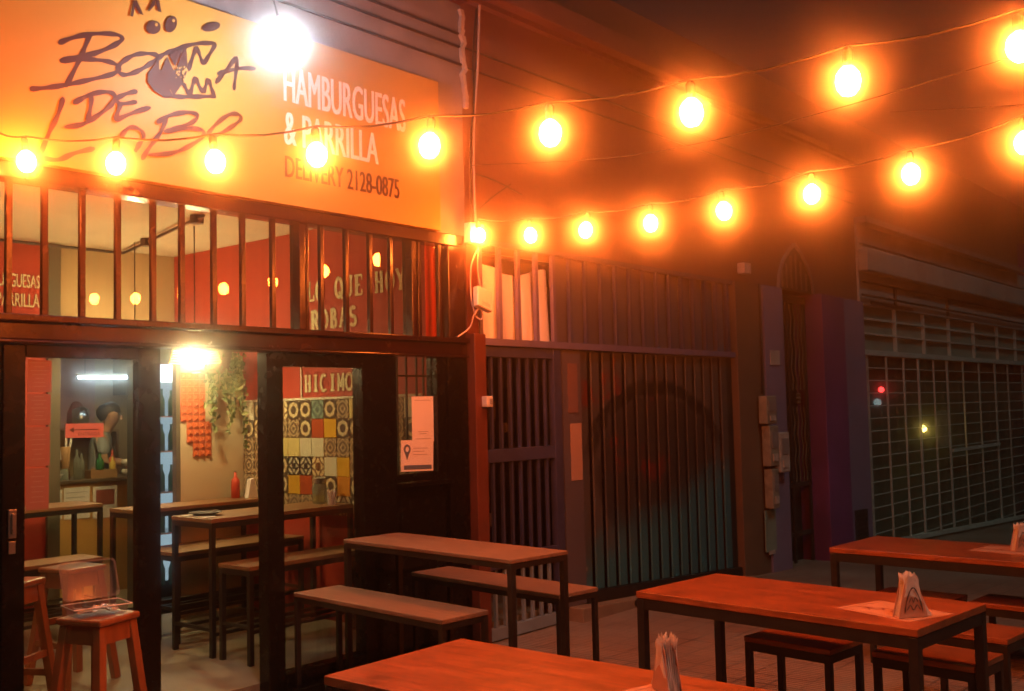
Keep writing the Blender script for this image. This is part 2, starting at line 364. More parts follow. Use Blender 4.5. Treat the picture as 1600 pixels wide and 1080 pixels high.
def text_mesh(name, s, m, parent, x0, x1, z0, z1, y, bold=.0, depth=.0, plane='XZ', shear=0.0, italic=0.0):
    """lettering fitted to a box on the wall plane y (facing -Y) or, plane 'YZ', on x=y facing -X (reads towards -Y)"""
    cu = bpy.data.curves.new(name, 'FONT'); cu.body = s; cu.extrude = 0.0; cu.resolution_u = 3
    to = bpy.data.objects.new('tmp', cu); COL.objects.link(to)
    bpy.context.view_layer.update()
    me = bpy.data.meshes.new_from_object(to.evaluated_get(bpy.context.evaluated_depsgraph_get()))
    bpy.data.objects.remove(to)
    if bold:      # bolder face: three shifted copies, each a hair in front of the last
        bm_ = bmesh.new(); bm_.from_mesh(me); base = bm_.faces[:]; vs0 = bm_.verts[:]
        for j_, sh in enumerate((-bold, bold)):
            g_ = bmesh.ops.duplicate(bm_, geom=vs0+base)['geom']
            for e_ in g_:
                if isinstance(e_, bmesh.types.BMVert): e_.co.x += sh; e_.co.z += j_+1
        bm_.to_mesh(me); bm_.free()
    xs = [v.co.x for v in me.vertices]; ys = [v.co.y for v in me.vertices]
    ax, bx, ay, by = min(xs), max(xs), min(ys), max(ys)
    for v in me.vertices:
        u = (v.co.x-ax)/(bx-ax); w = (v.co.y-ay)/(by-ay)
        if plane == 'XZ': v.co = (x0+(x1-x0)*u + italic*w, y-.0004*v.co.z, z0+(z1-z0)*w + shear*u)
        else: v.co = (y, x0+(x1-x0)*u, z0+(z1-z0)*w)
    me.name = name; me.materials.clear(); me.materials.append(m)
    o = bpy.data.objects.new(name, me); COL.objects.link(o)
    if parent: o.parent = parent
    return o
def ribbon(mb, pts, w, y, closed=False, smooth=True):
    """painted brush stroke in plane y: pts are (x,z)"""
    P = [Vector((p[0], p[1])) for p in pts]
    if smooth and len(P) > 2:
        Q = []
        for i in range(len(P)-1):
            p0 = P[max(i-1, 0)]; p1 = P[i]; p2 = P[i+1]; p3 = P[min(i+2, len(P)-1)]
            for k in range(4):
                t = k/4; Q.append(.5*((2*p1)+(p2-p0)*t+(2*p0-5*p1+4*p2-p3)*t*t+(3*p1-p0-3*p2+p3)*t**3))
        Q.append(P[-1]); P = Q
    prev = None
    for i, p in enumerate(P):
        t = (P[min(i+1, len(P)-1)]-P[max(i-1, 0)])
        if t.length < 1e-6: t = Vector((1,0))
        t.normalize(); nn = Vector((-t.y, t.x)); ww = w*(.5+.12*math.sin(i*1.3))
        if i in (0, len(P)-1): ww *= .55
        a = mb.bm.verts.new((p.x+nn.x*ww, y, p.y+nn.y*ww)); b = mb.bm.verts.new((p.x-nn.x*ww, y, p.y-nn.y*ww))
        if prev: mb.bm.faces.new((prev[0], a, b, prev[1]))
        prev = (a, b)
def ground_z(x, y=0.0):
    z = -.13 if x < 8.5 else -.13-.043*(min(x, 30)-8.5)
    return z
FX = 1623.065
def on_wall(px, py, Y):
    """point of the photograph's pixel on the real wall plane y = Y (used for flat print and facade dimensions)"""
    d = RX*0 + Vector(((px-800)*RX.x+(py-540)*RY.x+FX*RZ.x, (px-800)*RX.y+(py-540)*RY.y+FX*RZ.y, (px-800)*RX.z+(py-540)*RY.z+FX*RZ.z))
    t = Y/d.y
    return d.x*t, EYE+d.z*t

# ================================================================ SETTING
D = 5.2                                       # plane of the street fronts
mb = MB(); xs = [-6,0,4,8.5,12,16,20,25,30,40]; ys = [-1.9,0,2.5,5.2,8,14]
gv = [[mb.bm.verts.new((x, y, ground_z(x))) for y in ys] for x in xs]
for i in range(len(xs)-1):
    for j in range(len(ys)-1): mb.bm.faces.new((gv[i][j], gv[i+1][j], gv[i+1][j+1], gv[i][j+1]))
tag(mb.build('sidewalk', M['sidewalk']), 'brown ribbed sidewalk tiles sloping down to the right', kind='structure')
mb = MB()
a = [mb.bm.verts.new((x, -1.9, ground_z(x)-.14)) for x in xs]; b = [mb.bm.verts.new((x, -12, ground_z(x)-.14)) for x in xs]
for i in range(len(xs)-1): mb.bm.faces.new((b[i], b[i+1], a[i+1], a[i]))
tag(mb.build('road', M['asphalt']), 'dark asphalt road beside the sidewalk', kind='structure')
mb = MB()
for i in range(len(xs)-1):
    x0, x1 = xs[i], xs[i+1]; z0, z1 = ground_z(x0)-.004, ground_z(x1)-.004
    mb.prism([(x0,-2.06,z0-.14),(x0,-1.9,z0-.14),(x0,-1.9,z0),(x0,-2.06,z0)], (x1-x0, 0, z1-z0))
tag(mb.build('kerb', M['slab']), 'concrete kerb along the road', kind='structure')
tag(box('interior_floor', M['int_floor'], (1.0, 6.6, 5.24, 11.4, -.12, 0.0)), 'smooth grey beige floor inside the burger restaurant', kind='structure')

# ================================================================ RESTAURANT BUILDING
R_ = thing('restaurant_building', 'burger restaurant with glazed black front, barred transom and red interior', 'restaurant')
R_.location = (0,0,0)
rw = MB(); rw.box(5.35, 5.60, 5.26, 8.5, 0, 3.08)
side = rw.build('side_wall', M['int_red'], R_)
box('ceiling', M['ceiling'], (1.0, 5.6, 5.26, 8.62, 3.08, 3.2), R_)
box('kitchen_ceiling', M['ceiling'], (3.6, 6.6, 8.625, 11.4, 2.7, 2.8), R_)
box('back_wall', M['int_tan'], (4.26, 5.347, 8.5, 8.62, 2.3, 3.078), R_)
box('back_wall', M['int_red'], (1.0, 4.15, 8.5, 8.62, 0, 3.078), R_)['label'] = 'red painted part of the back wall'
box('wall_jamb', M['jamb'], (4.153, 4.257, 8.47, 8.62, 0, 3.077), R_)
box('kitchen_wall', M['kitchen_wall'], (3.6, 6.6, 10.95, 11.05, 0, 2.7), R_)
box('kitchen_wall', M['kitchen_wall'], (6.6, 6.7, 8.62, 11.0, 0, 2.7), R_)
box('left_wall', M['int_tan'], (.9, 1.0, 5.26, 8.62, 0, 3.2), R_)
for s_, x0, x1, z0, z1 in (('HAMBURGUESAS', 3.56, 4.09, 2.69, 2.80), ('& PARRILLA', 3.66, 4.09, 2.53, 2.64)):
    text_mesh('lettering', s_, M['letter'], R_, x0, x1, z0, z1, 8.494, bold=.02)
# partition with beige panel
box('partition_wall', M['beige'], (4.735, 5.347, 7.45, 7.49, 0, 2.10), R_)
box('partition_jamb', M['jamb'], (4.695, 4.733, 7.44, 7.495, 0, 2.12), R_)
# white trim over the tiles, thin upright trim
box('tile_trim', M['white_trim'], (5.332, 5.348, 5.3, 7.44, 1.712, 1.73), side)
box('wall_trim', M['white_trim'], (5.340, 5.348, 6.66, 6.675, 1.731, 2.35), side)
# tiles: 0.15 m cement tiles, one object each
rows = ['CaacaadabPYab', 'acbbbaRYaabcb', 'bbbPPCCbbbcab', 'bbeaeecCYbabc', 'bbbaYRbaOabcb', 'bbccbbYbcabac']
tile_me = {}
def tile(letter):
    if letter in tile_me: return tile_me[letter]
    b_ = MB().box(-.006,.006,-.0735,.0735,-.0735,.0735); me = bpy.data.meshes.new('wall_tile')
    bmesh.ops.bevel(b_.bm, geom=[e for e in b_.bm.edges if abs(e.verts[0].co.x+.006) < 1e-4 and abs(e.verts[1].co.x+.006) < 1e-4], offset=.002, segments=1, affect='EDGES')
    bmesh.ops.recalc_face_normals(b_.bm, faces=b_.bm.faces[:]); b_.bm.to_mesh(me); b_.bm.free(); me.materials.append(TM[letter]); tile_me[letter] = me; return me
for r in range(6):
    for c in range(14):
        row = rows[r]; L_ = row[c % len(row)]
        o = bpy.data.objects.new('wall_tile', tile(L_)); COL.objects.link(o); o.parent = side
        o.location = (5.343, 7.365-.15*c, 1.635-.15*r)
# slab serif wall letters (cream): strokes in a 4 x 6 cell
SER = {
 'L': [(0,0,0,6)], 'O': 'O', 'Q': 'Q', 'U': 'U'}
def serif_word(word, y_left, y_right, z0, z1, parent, x):
    """painted slab serif letters on the side wall, reading from y_left (deeper) to y_right"""
    mb = MB(); nch = len(word); adv = (y_right-y_left)/nch; h = z1-z0
    dep = [0]
    def q(u0, v0, u1, v1, w=.17):        # stroke in letter cell (u 0..1, v 0..1)
        dep[0] += 1; x_ = x-.00025*(dep[0] % 24)
        a = Vector((u0*adv*.84, v0*h)); b = Vector((u1*adv*.84, v1*h)); t = (b-a)
        if t.length < 1e-6: return
        t.normalize(); nn = Vector((-t.y, t.x))*(abs(adv)*w*.60)
        mb.poly([(x_, y0+p.x, z0+p.y) for p in (a+nn, a-nn, b-nn, b+nn)])
    def ser(u, v, w=.38): q(u-w/2, v, u+w/2, v, .13)
    def ring(a0=0, a1=360, cu=.5, cv=.5, ru=.42, rv=.47):
        k = 14; pts = [(cu+ru*math.cos(math.radians(a0+(a1-a0)*i/k)), cv+rv*math.sin(math.radians(a0+(a1-a0)*i/k))) for i in range(k+1)]
        for p, s in zip(pts, pts[1:]): q(*p, *s, .22)
    for i, ch in enumerate(word):
        y0 = y_left+adv*(i+.08)
        if ch in 'OQ': ring(); 
        if ch == 'Q': q(.5,.3,.95,-.08,.16)
        if ch == 'C': ring(50, 310)
        if ch == 'L': q(.3,0,.3,1,.24); ser(.3,.96); ser(.3,.04); q(.3,.05,.95,.05,.14); q(.92,.03,.92,.3,.12)
        if ch == 'U': q(.22,1,.22,.3,.22); q(.78,1,.78,.3,.18); ring(180, 360, .5, .3, .28, .26); ser(.22,.97); ser(.78,.97)
        if ch == 'E': q(.25,0,.25,1,.24); ser(.2,.96); ser(.2,.04); q(.2,.96,.9,.96,.13); q(.2,.5,.7,.5,.13); q(.2,.04,.9,.04,.13); q(.88,.97,.88,.72,.11); q(.88,.03,.88,.28,.11)
        if ch == 'H': q(.22,0,.22,1,.22); q(.78,0,.78,1,.22); q(.2,.5,.8,.5,.13); [ser(a, b) for a in (.22,.78) for b in (.04,.96)]
        if ch == 'Y': q(.5,0,.5,.5,.22); q(.5,.45,.12,1,.2); q(.5,.45,.88,1,.17); ser(.5,.04); ser(.14,.96); ser(.86,.96)
        if ch in 'PR': q(.25,0,.25,1,.24); ser(.25,.04); ser(.2,.96); ring(-90, 90, .42, .73, .36, .24); q(.25,.97,.45,.97,.13); q(.25,.5,.45,.5,.13)
        if ch == 'R': q(.5,.5,.86,.02,.2); ser(.9,.04,.24)
        if ch == 'B': q(.25,0,.25,1,.24); ring(-90, 90, .42, .75, .3, .22); ring(-90, 90, .42, .27, .38, .25); q(.1,.97,.45,.97,.13); q(.1,.04,.45,.04,.13); q(.25,.52,.45,.52,.13)
        if ch == 'A': q(.14,0,.5,1,.17); q(.86,0,.5,1,.22); q(.25,.34,.75,.34,.12); ser(.14,.04,.34); ser(.86,.04,.34)
        if ch == 'I': q(.5,0,.5,1,.26); ser(.5,.04,.6); ser(.5,.96,.6)
        if ch == 'M': q(.15,0,.15,1,.18); q(.85,0,.85,1,.22); q(.15,1,.5,.2,.18); q(.85,1,.5,.2,.18); ser(.15,.04,.32); ser(.85,.04,.32); ser(.15,.96,.28); ser(.85,.96,.28)
        if ch == 'S': ring(30, 270, .5, .73, .32, .24); ring(-150, 90, .5, .27, .34, .25)
        if ch == '.': q(.35,0,.35,.16,.25)
    return mb.build('lettering', M['letter'], parent)
serif_word('LO QUE HOY', 6.60, 5.45, 2.50, 2.66, side, 5.3465)
serif_word('PROBAS', 6.66, 5.98, 2.27, 2.42, side, 5.3465)
serif_word('HICIMOS', 6.64, 5.94, 1.775, 1.91, side, 5.3465)
# conduit on the ceiling with junction boxes
box_c = MB().tube([(3.6,8.42,3.05),(4.79,8.42,3.05),(4.79,8.40,3.05),(4.30,6.45,3.05)], .013, 6)
box_c.build('ceiling_conduit', M['cable_black'], R_)
for x, y in ((4.62,7.75),(4.34,6.6)): MB().lathe([(0,-.03),(.05,-.03),(.05,.03),(0,.03)], (x,y,3.045), 8).build('junction_box', M['cable_black'], R_)

# --- facade joinery (black / oxblood gloss paint)
def fbox(name, x0, x1, z0, z1, y0=5.15, y1=5.25, m='black', parent=None, bevel=.006): return box(name, M[m], (x0, x1, y0, y1, z0, z1), parent or R_, bevel)
fbox('transom_beam', 1.2, 5.64, 2.0, 2.085, 5.12, 5.26, 'black_red')
fbox('beam_moulding', 1.2, 5.64, 2.088, 2.125, 5.09, 5.26, 'black_red')
fbox('beam_moulding', 1.2, 5.64, 1.982, 1.998, 5.10, 5.25, 'black_red')
fbox('top_beam', 1.2, 5.64, 2.80, 2.885, 5.13, 5.26, 'black_red')
fbox('facade_column', 5.43, 5.635, -.13, 1.979, 5.12, 5.6)
fbox('facade_column', 5.46, 5.635, 2.128, 2.797, 5.13, 5.6, 'black_red')
for x in (1.73,1.93,2.13,2.33,2.51,2.71,2.91,3.12,3.30,3.51,3.71,3.93,4.31,4.52,4.73,4.92,5.19,5.40):
    MB().box(x-.015, x+.015, 5.155, 5.185, 2.126, 2.799).build('window_bar', M['black_red'], R_, .003)
fbox('mullion', 4.115, 4.165, 2.127, 2.798, 5.14, 5.24, 'black_red')
fbox('mullion', 4.175, 4.20, 2.127, 2.798, 5.15, 5.24, 'black_red')
fbox('mullion', 5.10, 5.15, 2.127, 2.798, 5.14, 5.24, 'black_red')
for x0, x1 in ((1.2,4.113),(4.202,5.098),(5.152,5.458)): box('transom_pane', M['glass'], (x0, x1, 5.205, 5.209, 2.126, 2.799), R_)
# left glazed door
ld = box('glazed_door', M['black'], (2.30, 2.412, 5.15, 5.21, -.06, 1.980), R_, .006); ld['label'] = 'left door leaf with menu sheets taped on the glass'
box('door_rail', M['black'], (2.414, 3.018, 5.15, 5.21, 1.915, 1.980), ld, .004)
box('door_rail', M['black'], (2.414, 3.018, 5.15, 5.21, -.06, .10), ld, .004)
box('door_stile', M['black'], (3.02, 3.155, 5.15, 5.21, -.06, 1.980), ld, .006)
box('glass_pane', M['glass'], (2.413, 3.019, 5.178, 5.182, .101, 1.914), ld)
MB().box(2.325,2.365,5.135,5.149,1.03,1.17).box(2.335,2.355,5.118,5.134,1.05,1.15).build('handle', M['steel'], ld, .004)
MB().box(2.328,2.362,5.138,5.149,.955,1.015).build('lock_plate', M['steel'], ld, .003)
box('door_stile', M['black'], (1.2, 2.298, 5.16, 5.24, -.06, 1.980), R_, .006)
# right fixed panel and stiles
fp = box('fixed_window', M['black'], (3.86, 3.98, 5.14, 5.24, -.06, 1.980), R_, .006)
box('window_rail', M['black'], (3.982, 4.628, 5.15, 5.23, 1.895, 1.980), fp, .004)
box('window_rail', M['black'], (3.982, 4.628, 5.13, 5.24, -.10, .045), fp, .006)
box('window_sill', M['black'], (3.982, 5.428, 5.03, 5.128, -.12, -.03), fp, .008)
box('glass_pane', M['glass'], (3.981, 4.629, 5.188, 5.192, .046, 1.894), fp)
fbox('facade_panel', 4.63, 4.94, -.10, 1.980, 5.145, 5.25)
fbox('facade_panel', 4.942, 5.428, -.10, 1.085, 5.16, 5.25)
fbox('facade_panel', 4.965, 5.40, -.02, 1.0, 5.145, 5.158, bevel=.004)
MB().box(4.93,5.44,5.09,5.158,1.088,1.115).build('window_ledge', M['black'], R_, .004)
sw = box('small_window', M['black'], (5.335, 5.428, 5.14, 5.25, 1.117, 1.980), R_, .004)
box('window_rail', M['black'], (4.942, 5.333, 5.15, 5.25, 1.117, 1.175), sw, .004)
box('glass_pane', M['glass'], (4.943, 5.333, 5.19, 5.194, 1.176, 1.979), sw)
for x in (5.03, 5.12, 5.22, 5.29): box('window_bar', M['iron'], (x-.006, x+.006, 5.23, 5.242, 1.176, 1.979), sw)
box('window_bar', M['iron'], (4.943, 5.333, 5.228, 5.229+.012, 1.845, 1.857), sw)
box('threshold', M['step'], (2.2, 5.64, 5.0, 5.14, -.128, -.105), R_)
# facade wall above sign, grey, with three grooves, and the slab
fa = box('fascia_wall', M['fascia'], (-1.0, 5.70, 5.18, 5.60, 2.89, 4.66), R_)
for z in (4.20, 4.33, 4.43): box('wall_groove', M['groove'], (-1.0, 5.70, 5.166, 5.1795, z-.007, z+.007), fa)
box('roof_slab', M['slab'], (-1.0, 5.72, 4.92, 5.6, 4.74, 4.96), R_, .01)
box('slab_underside_band', M['post_red'], (-1.0, 5.70, 5.10, 5.6, 4.665, 4.738), R_)
pst = tag(box('painted_post', M['post_red'], (5.640, 5.765, 5.05, 5.30, -.13, 2.16), None, .006), 'red brown painted post between restaurant and blue gate', 'post')
box('wall_corner', M['post_red'], (5.640, 5.765, 5.12, 5.6, 2.165, 2.89), R_)

# ================================================================ SIGN
SG = thing('shop_sign', 'big orange sign board with brown wolf lettering over the entrance', 'sign')
sp_ = box('sign_panel', M['sign'], (.9, 5.36, 5.10, 5.175, 2.89, 3.975), SG, .003)
YS = 5.0965
def lp(c): return on_wall(40+c[0]/4.0, c[1]/4.0, YS)
k = 1
strokes = [
 [(405,205),(370,300),(320,410),(250,545)],
 [(205,272),(300,235),(430,212),(560,215),(605,240),(570,275),(460,325),(340,355),(215,380)],
 [(215,384),(340,372),(450,375),(550,395),(585,430),(540,465),(400,500),(260,530),(130,550),(25,558)],
 [(830,345),(760,335),(680,345),(610,385),(575,430),(600,465),(660,462),(740,425),(800,385),(850,348),(900,325),(980,295),(1080,272),(1190,270)],
 [(1190,272),(1150,340),(1110,405)],[(1110,405),(1090,350),(1068,290)],[(1068,292),(1040,370),(1015,445)],
 [(850,595),(925,603),(1000,606),(1100,604),(1190,602)],
 [(985,520),(1005,560),(1025,595)],[(1025,595),(1045,530),(1062,480)],[(1062,482),(1085,540),(1110,582)],[(1110,582),(1128,530),(1142,490)],[(1142,492),(1160,550),(1178,600)],
 [(1185,522),(1260,430),(1320,360),(1312,460),(1300,565)],[(1195,462),(1330,430),(1438,430)],
 [(235,610),(200,720),(150,820),(85,975)],[(85,985),(200,1000),(300,960),(430,928)],
 [(412,600),(400,690),(385,765)],[(295,650),(400,595),(500,575),(555,598),(530,660),(440,730),(350,780),(240,797)],
 [(698,570),(620,590),(572,620),(590,650),(695,638)],[(592,652),(575,700),(556,757)],[(556,757),(660,710),(780,672)],
 [(590,860),(640,802),(700,805),(735,850),(700,915),(680,950)],
 [(880,735),(840,830),(780,910),(722,1000)],[(815,770),(900,722),(1010,703),(1072,722),(1040,765),(950,800),(860,825)],[(860,825),(1000,805),(1100,815),(1100,860),(1000,925),(900,960),(762,970)],
 [(1130,850),(1180,785),(1260,722),(1320,714),(1342,745),(1290,790),(1200,842),(1130,855)],
]
mb = MB()
wst = [.030]*len(strokes)
for i_, s_ in enumerate(strokes): ribbon(mb, [lp(c) for c in s_], .0235, YS-.00025*i_)
YS -= .0075
def fill(pts):
    global YS
    YS -= .0002
    mb.poly([(lp(c)[0], YS, lp(c)[1]) for c in pts])
def tri_fill(tris):
    for t in tris: fill(t)
# mouth, in convex pieces
tri_fill([[(765,460),(800,415),(850,440),(905,560),(850,597),(800,565),(763,510)],
          [(800,415),(822,372),(835,368),(835,445)],[(850,442),(885,352),(925,440),(905,560)],[(905,560),(925,440),(960,430),(1010,445),(985,520),(925,603)],
          [(905,335),(988,300),(935,415),(900,350)],[(988,300),(1005,300),(1012,400),(1000,445),(940,440)],[(850,597),(890,545),(925,603)],
          [(1010,445),(985,520),(950,560),(960,440)]])
YS -= .0006
for poly in ([(655,102),(675,5),(695,0),(738,95),(715,88),(685,40),(672,104)],[(762,70),(795,5),(812,0),(835,0),(850,78),(828,70),(808,30),(775,72)]):
    fill(poly[:3]+[poly[-2]]+[poly[-1]]); fill([poly[2],poly[3],poly[4],poly[5]])
for cx, cy, rx, ry, rot in ((800,172,46,42,-20),(910,152,36,54,20),(1162,168,58,28,-15)):
    a_ = math.radians(rot); fill([(cx+rx*math.cos(t)*math.cos(a_)-ry*math.sin(t)*math.sin(a_), cy+rx*math.cos(t)*math.sin(a_)+ry*math.sin(t)*math.cos(a_)) for t in [i*math.pi/8 for i in range(16)]])
mb.build('wolf_lettering', M['sign_brown'], sp_)
mb = MB(); YS -= .0008
for cx, cy, r in [(818,155,11),(925,130,10)]+[(975+random.uniform(-38,45), 455+random.uniform(-40,42), random.uniform(3,8)) for _ in range(26)]:
    fill([(cx+r*math.cos(t), cy+r*math.sin(t)) for t in [i*math.pi/3 for i in range(6)]])
mb.build('highlight_print', M['sign'], sp_)['kind'] = 'stuff'
text_mesh('lettering', 'HAMBURGUESAS', M['sign_white'], sp_, 3.97, 5.02, 3.535, 3.765, 5.096, bold=.035)
text_mesh('lettering', '& PARRILLA', M['sign_white'], sp_, 3.97, 4.76, 3.265, 3.475, 5.096, bold=.035)
text_mesh('lettering', 'DELIVERY 2128-0875', M['sign_brown'], sp_, 3.975, 4.95, 3.06, 3.195, 5.096, bold=.03)

# LED lamp on its arm over the sign
LL = thing('sign_lamp', 'glaring cold white lamp on an arm above the sign', 'lamp', loc=(3.46,4.45,3.60))
MB().tube([(0,.73,.62),(0,.55,.60),(0,.10,.34),(0,.02,.13)], .011, 7).build('arm', M['metal_black'], LL)
MB().lathe([(0,.0),(.022,.0),(.026,.05),(.026,.10),(0,.11)], (0,.0,.05), 12).build('socket', M['plastic_white'], LL)
MB().lathe([(0,-.048),(.024,-.042),(.040,-.022),(.046,.0),(.040,.022),(.026,.04),(.02,.05),(0,.05)], (0,0,-.005), 12).build('bulb', M['led'], LL, smooth=True)

# ================================================================ WALLS RIGHT OF THE RESTAURANT
BL = thing('gated_building', 'building with blue barred metal front under a stained orange lit wall', 'building')
ow = box('upper_wall', M['plaster'], (5.702, 13.30, 5.18, 5.60, 2.895, 4.70), BL)
for z in (4.19, 4.34): box('wall_groove', M['groove'], (5.702, 13.3, 5.168, 5.1795, z-.006, z+.006), ow)
box('cornice', M['plaster'], (5.725, 13.3, 5.02, 5.6, 4.745, 4.93), BL, .012)
box('cornice_fillet', M['plaster'], (5.725, 13.3, 5.12, 5.6, 4.702, 4.743), BL)
box('parapet', M['plaster'], (5.725, 13.3, 5.25, 5.5, 4.932, 5.35), BL)
# ragged plaster edge and conduits by the corner
mb = MB()
zz = 4.64; pr = None; pts = []
for i in range(16):
    z = 4.62-i*.05; pts.append((5.70+random.uniform(-.035,.01), z))
for (x0, z0), (x1, z1) in zip(pts, pts[1:]):
    mb.prism([(x0,5.150,z0),(x0+.035+random.uniform(0,.02),5.150,z0),(x1+.035,5.150,z1),(x1,5.150,z1)], (0,.028,0))
mb.build('chipped_plaster_edge', M['plaster_old'], BL)
def cable(name, pts, r, m, label, cat='cable', parent=None, n=6):
    P = [Vector(p) for p in pts]; Q = []
    for i in range(len(P)-1):
        p0 = P[max(i-1, 0)]; p1 = P[i]; p2 = P[i+1]; p3 = P[min(i+2, len(P)-1)]
        for k in range(5):
            t = k/5; Q.append(.5*((2*p1)+(p2-p0)*t+(2*p0-5*p1+4*p2-p3)*t*t+(3*p1-p0-3*p2+p3)*t**3))
    Q.append(P[-1]); o = MB().tube(Q, r, n).build(name, m, parent, smooth=True)
    if not parent: tag(o, label, cat)
    return o
cable('wall_cable', [(5.88,5.13,4.92),(5.87,5.14,4.6),(5.85,5.15,4.2),(5.80,5.15,3.8),(5.77,5.14,3.4),(5.76,5.12,2.95)], .011, M['cable_white'], 'pale cable hanging down the wall right of the sign')
cable('wall_cable', [(5.84,5.14,4.66),(5.80,5.15,4.3),(5.80,5.15,3.9),(5.74,5.14,3.65),(5.72,5.13,3.2),(5.70,5.12,2.92)], .007, M['cable_black'], 'dark cable hanging beside the pale one at the sign corner')
cable('wall_cable', [(5.76,5.14,3.38),(6.05,5.15,3.36),(6.35,5.15,3.30)], .006, M['cable_black'], 'short dark wire along the wall right of the sign')
cable('wall_cable', [(5.83,5.14,3.12),(6.0,5.14,3.24),(6.2,5.14,3.36)], .005, M['cable_black'], 'thin slanting dark wire on the orange wall')
# wiring boxes
bx1 = thing('junction_box', 'white plastic box by the first bulb, higher of two boxes', 'electrical box')
MB().box(5.62,5.78,5.05,5.118,2.83,2.98).build('case', M['plastic_white'], bx1, .008)
MB().box(5.66,5.74,5.046,5.0495,2.845,2.86).build('seam', M['ink_soft'], bx1)
bx2 = thing('junction_box', 'tilted white box with printed word and dangling wire on post top', 'electrical box', loc=(5.70,5.04,2.40), rz=0)
c_ = MB().box(-.085,.085,-.05,.0,-.075,.085).build('case', M['plastic_white'], bx2, .01); c_.rotation_euler = (math.radians(-12), math.radians(14), 0)
tx = text_mesh('lettering', 'brolis', M['ink_soft'], c_, -.04, .05, -.055, -.015, -.0515)
cable('wire', [(5.70-5.70,5.06-5.04,.38),(-.06,.03,.25),(-.08,.02,.05),(-.06,.0,-.10),(-.02,-.02,-.14),(.0,-.02,-.10),(-.04,-.02,-.06),(-.09,-.01,-.12),(-.10,.02,-.2),(-.2,.05,-.27)], .007, M['cable_white'], '', parent=bx2)
cable('wire', [(.02,.02,.40),(.0,.02,.25),(.01,.0,.08)], .005, M['cable_white'], '', parent=bx2)
sb = thing('wall_switch', 'small white switch box on the red brown post', 'switch')
MB().box(5.70,5.768,4.995,5.049,1.62,1.70).build('case', M['plastic_white'], sb, .006)
MB().box(5.73,5.755,4.989,4.9945,1.64,1.68).build('button', M['ink_soft'], sb)

# --- blue barred front
GX = [5.83+.227*i for i in range(18)]
GT = thing('metal_gate_front', 'blue metal front with upper bars, barred door and painted corrugated gate', 'gate')
box('top_rail', M['blue_paint'], (5.78, 9.80, 5.14, 5.20, 2.85, 2.893), GT, .004)
box('middle_rail', M['lilac_paint'], (5.78, 9.80, 5.13, 5.20, 2.085, 2.14), GT, .004)
for i, x in enumerate(GX):
    MB().box(x-.019, x+.019, 5.145, 5.180, 2.142, 2.848).build('upper_bar', M['lilac_paint'] if i < 5 else M['blue_paint'], GT, .003)
mb = MB(); px = 6.74
for i in range(27):
    x = 6.77+i*.112; d = .0 if i % 2 else .018
    mb.box(x, x+.1115, 5.200-d, 5.215-d, 2.142, 2.848)
mb.build('upper_sheet', M['grey_sheet'], GT)
# white cloth behind the first bars: draped sheet with folds
cl = MB(); NX, NZ = 40, 10; vv = []
for i in range(NX+1):
    u = i/NX; col = []
    top = 2.74-.05*math.sin(u*math.pi*1.2)-.04*u+.02*math.sin(u*9)
    for j in range(NZ+1):
        w = j/NZ; z = 2.10+(top-2.10)*w
        col.append(cl.bm.verts.new((5.79+u*.97, 5.222+.018*math.sin(u*31+w*2)+.01*math.sin(u*13), z)))
    vv.append(col)
for i in range(NX):
    for j in range(NZ): cl.bm.faces.new((vv[i][j], vv[i+1][j], vv[i+1][j+1], vv[i][j+1]))
tag(cl.build('curtain_sheet', M['cloth'], smooth=True), 'white cloth hung behind the first lilac bars', 'cloth')
# inner dark room behind the gates
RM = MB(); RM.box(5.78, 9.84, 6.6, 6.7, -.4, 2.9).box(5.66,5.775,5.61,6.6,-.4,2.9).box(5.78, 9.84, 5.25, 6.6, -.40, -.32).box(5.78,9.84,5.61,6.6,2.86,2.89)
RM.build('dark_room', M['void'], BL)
# barred door x 5.80 - 6.72
dr = box('barred_door', M['blue_paint'], (5.79, 5.86, 5.15, 5.20, -.10, 2.08), GT, .004)
for z0, z1 in ((2.00,2.08),(1.20,1.30),(.40,.50)): box('door_rail', M['blue_paint'], (5.862, 6.70, 5.15, 5.20, z0, z1), dr, .004)
box('door_rail', M['light_blue'], (5.862, 6.70, 5.15, 5.20, -.12, -.03), dr, .004)
box('door_stile', M['blue_paint'], (6.702, 6.80, 5.145, 5.205, -.12, 2.08), dr, .004)
for k_ in range(7):
    x = 5.95+k_*.11
    for z0, z1, mm in ((1.302,1.998,'blue_paint'),(.502,1.198,'blue_paint'),(-.028,.398,'light_blue')):
        box('door_bar', M[mm], (x-.011, x+.011, 5.16, 5.185, z0, z1), dr)
# dim things behind the door bars
cb = MB()
for _ in range(30):
    x = random.uniform(5.9,6.65); z = random.uniform(.3,1.9); s = random.uniform(.02,.07); y = random.uniform(5.5,6.1)
    cb.box(x-s*.6, x+s*.6, y, y+.05, z-s*1.6, z+s)
tag(cb.build('hanging_clutter', M['clutter']), 'dim hanging odds and ends behind the blue barred door', 'clutter', kind='stuff')
# post with notices
box('notice_post', M['grey_sheet'], (6.83, 7.085, 5.155, 5.20, -.02, 2.08), GT)
tag(box('paper_notice', M['menu_pink'], (6.895, 7.03, 5.150, 5.153, 1.56, 1.97)), 'dull pink notice on the gate post, upper of two', 'notice')
tag(box('paper_notice', M['placemat'], (6.915, 7.07, 5.150, 5.153, 1.00, 1.47)), 'faded notice on the gate post, lower and longer', 'notice')
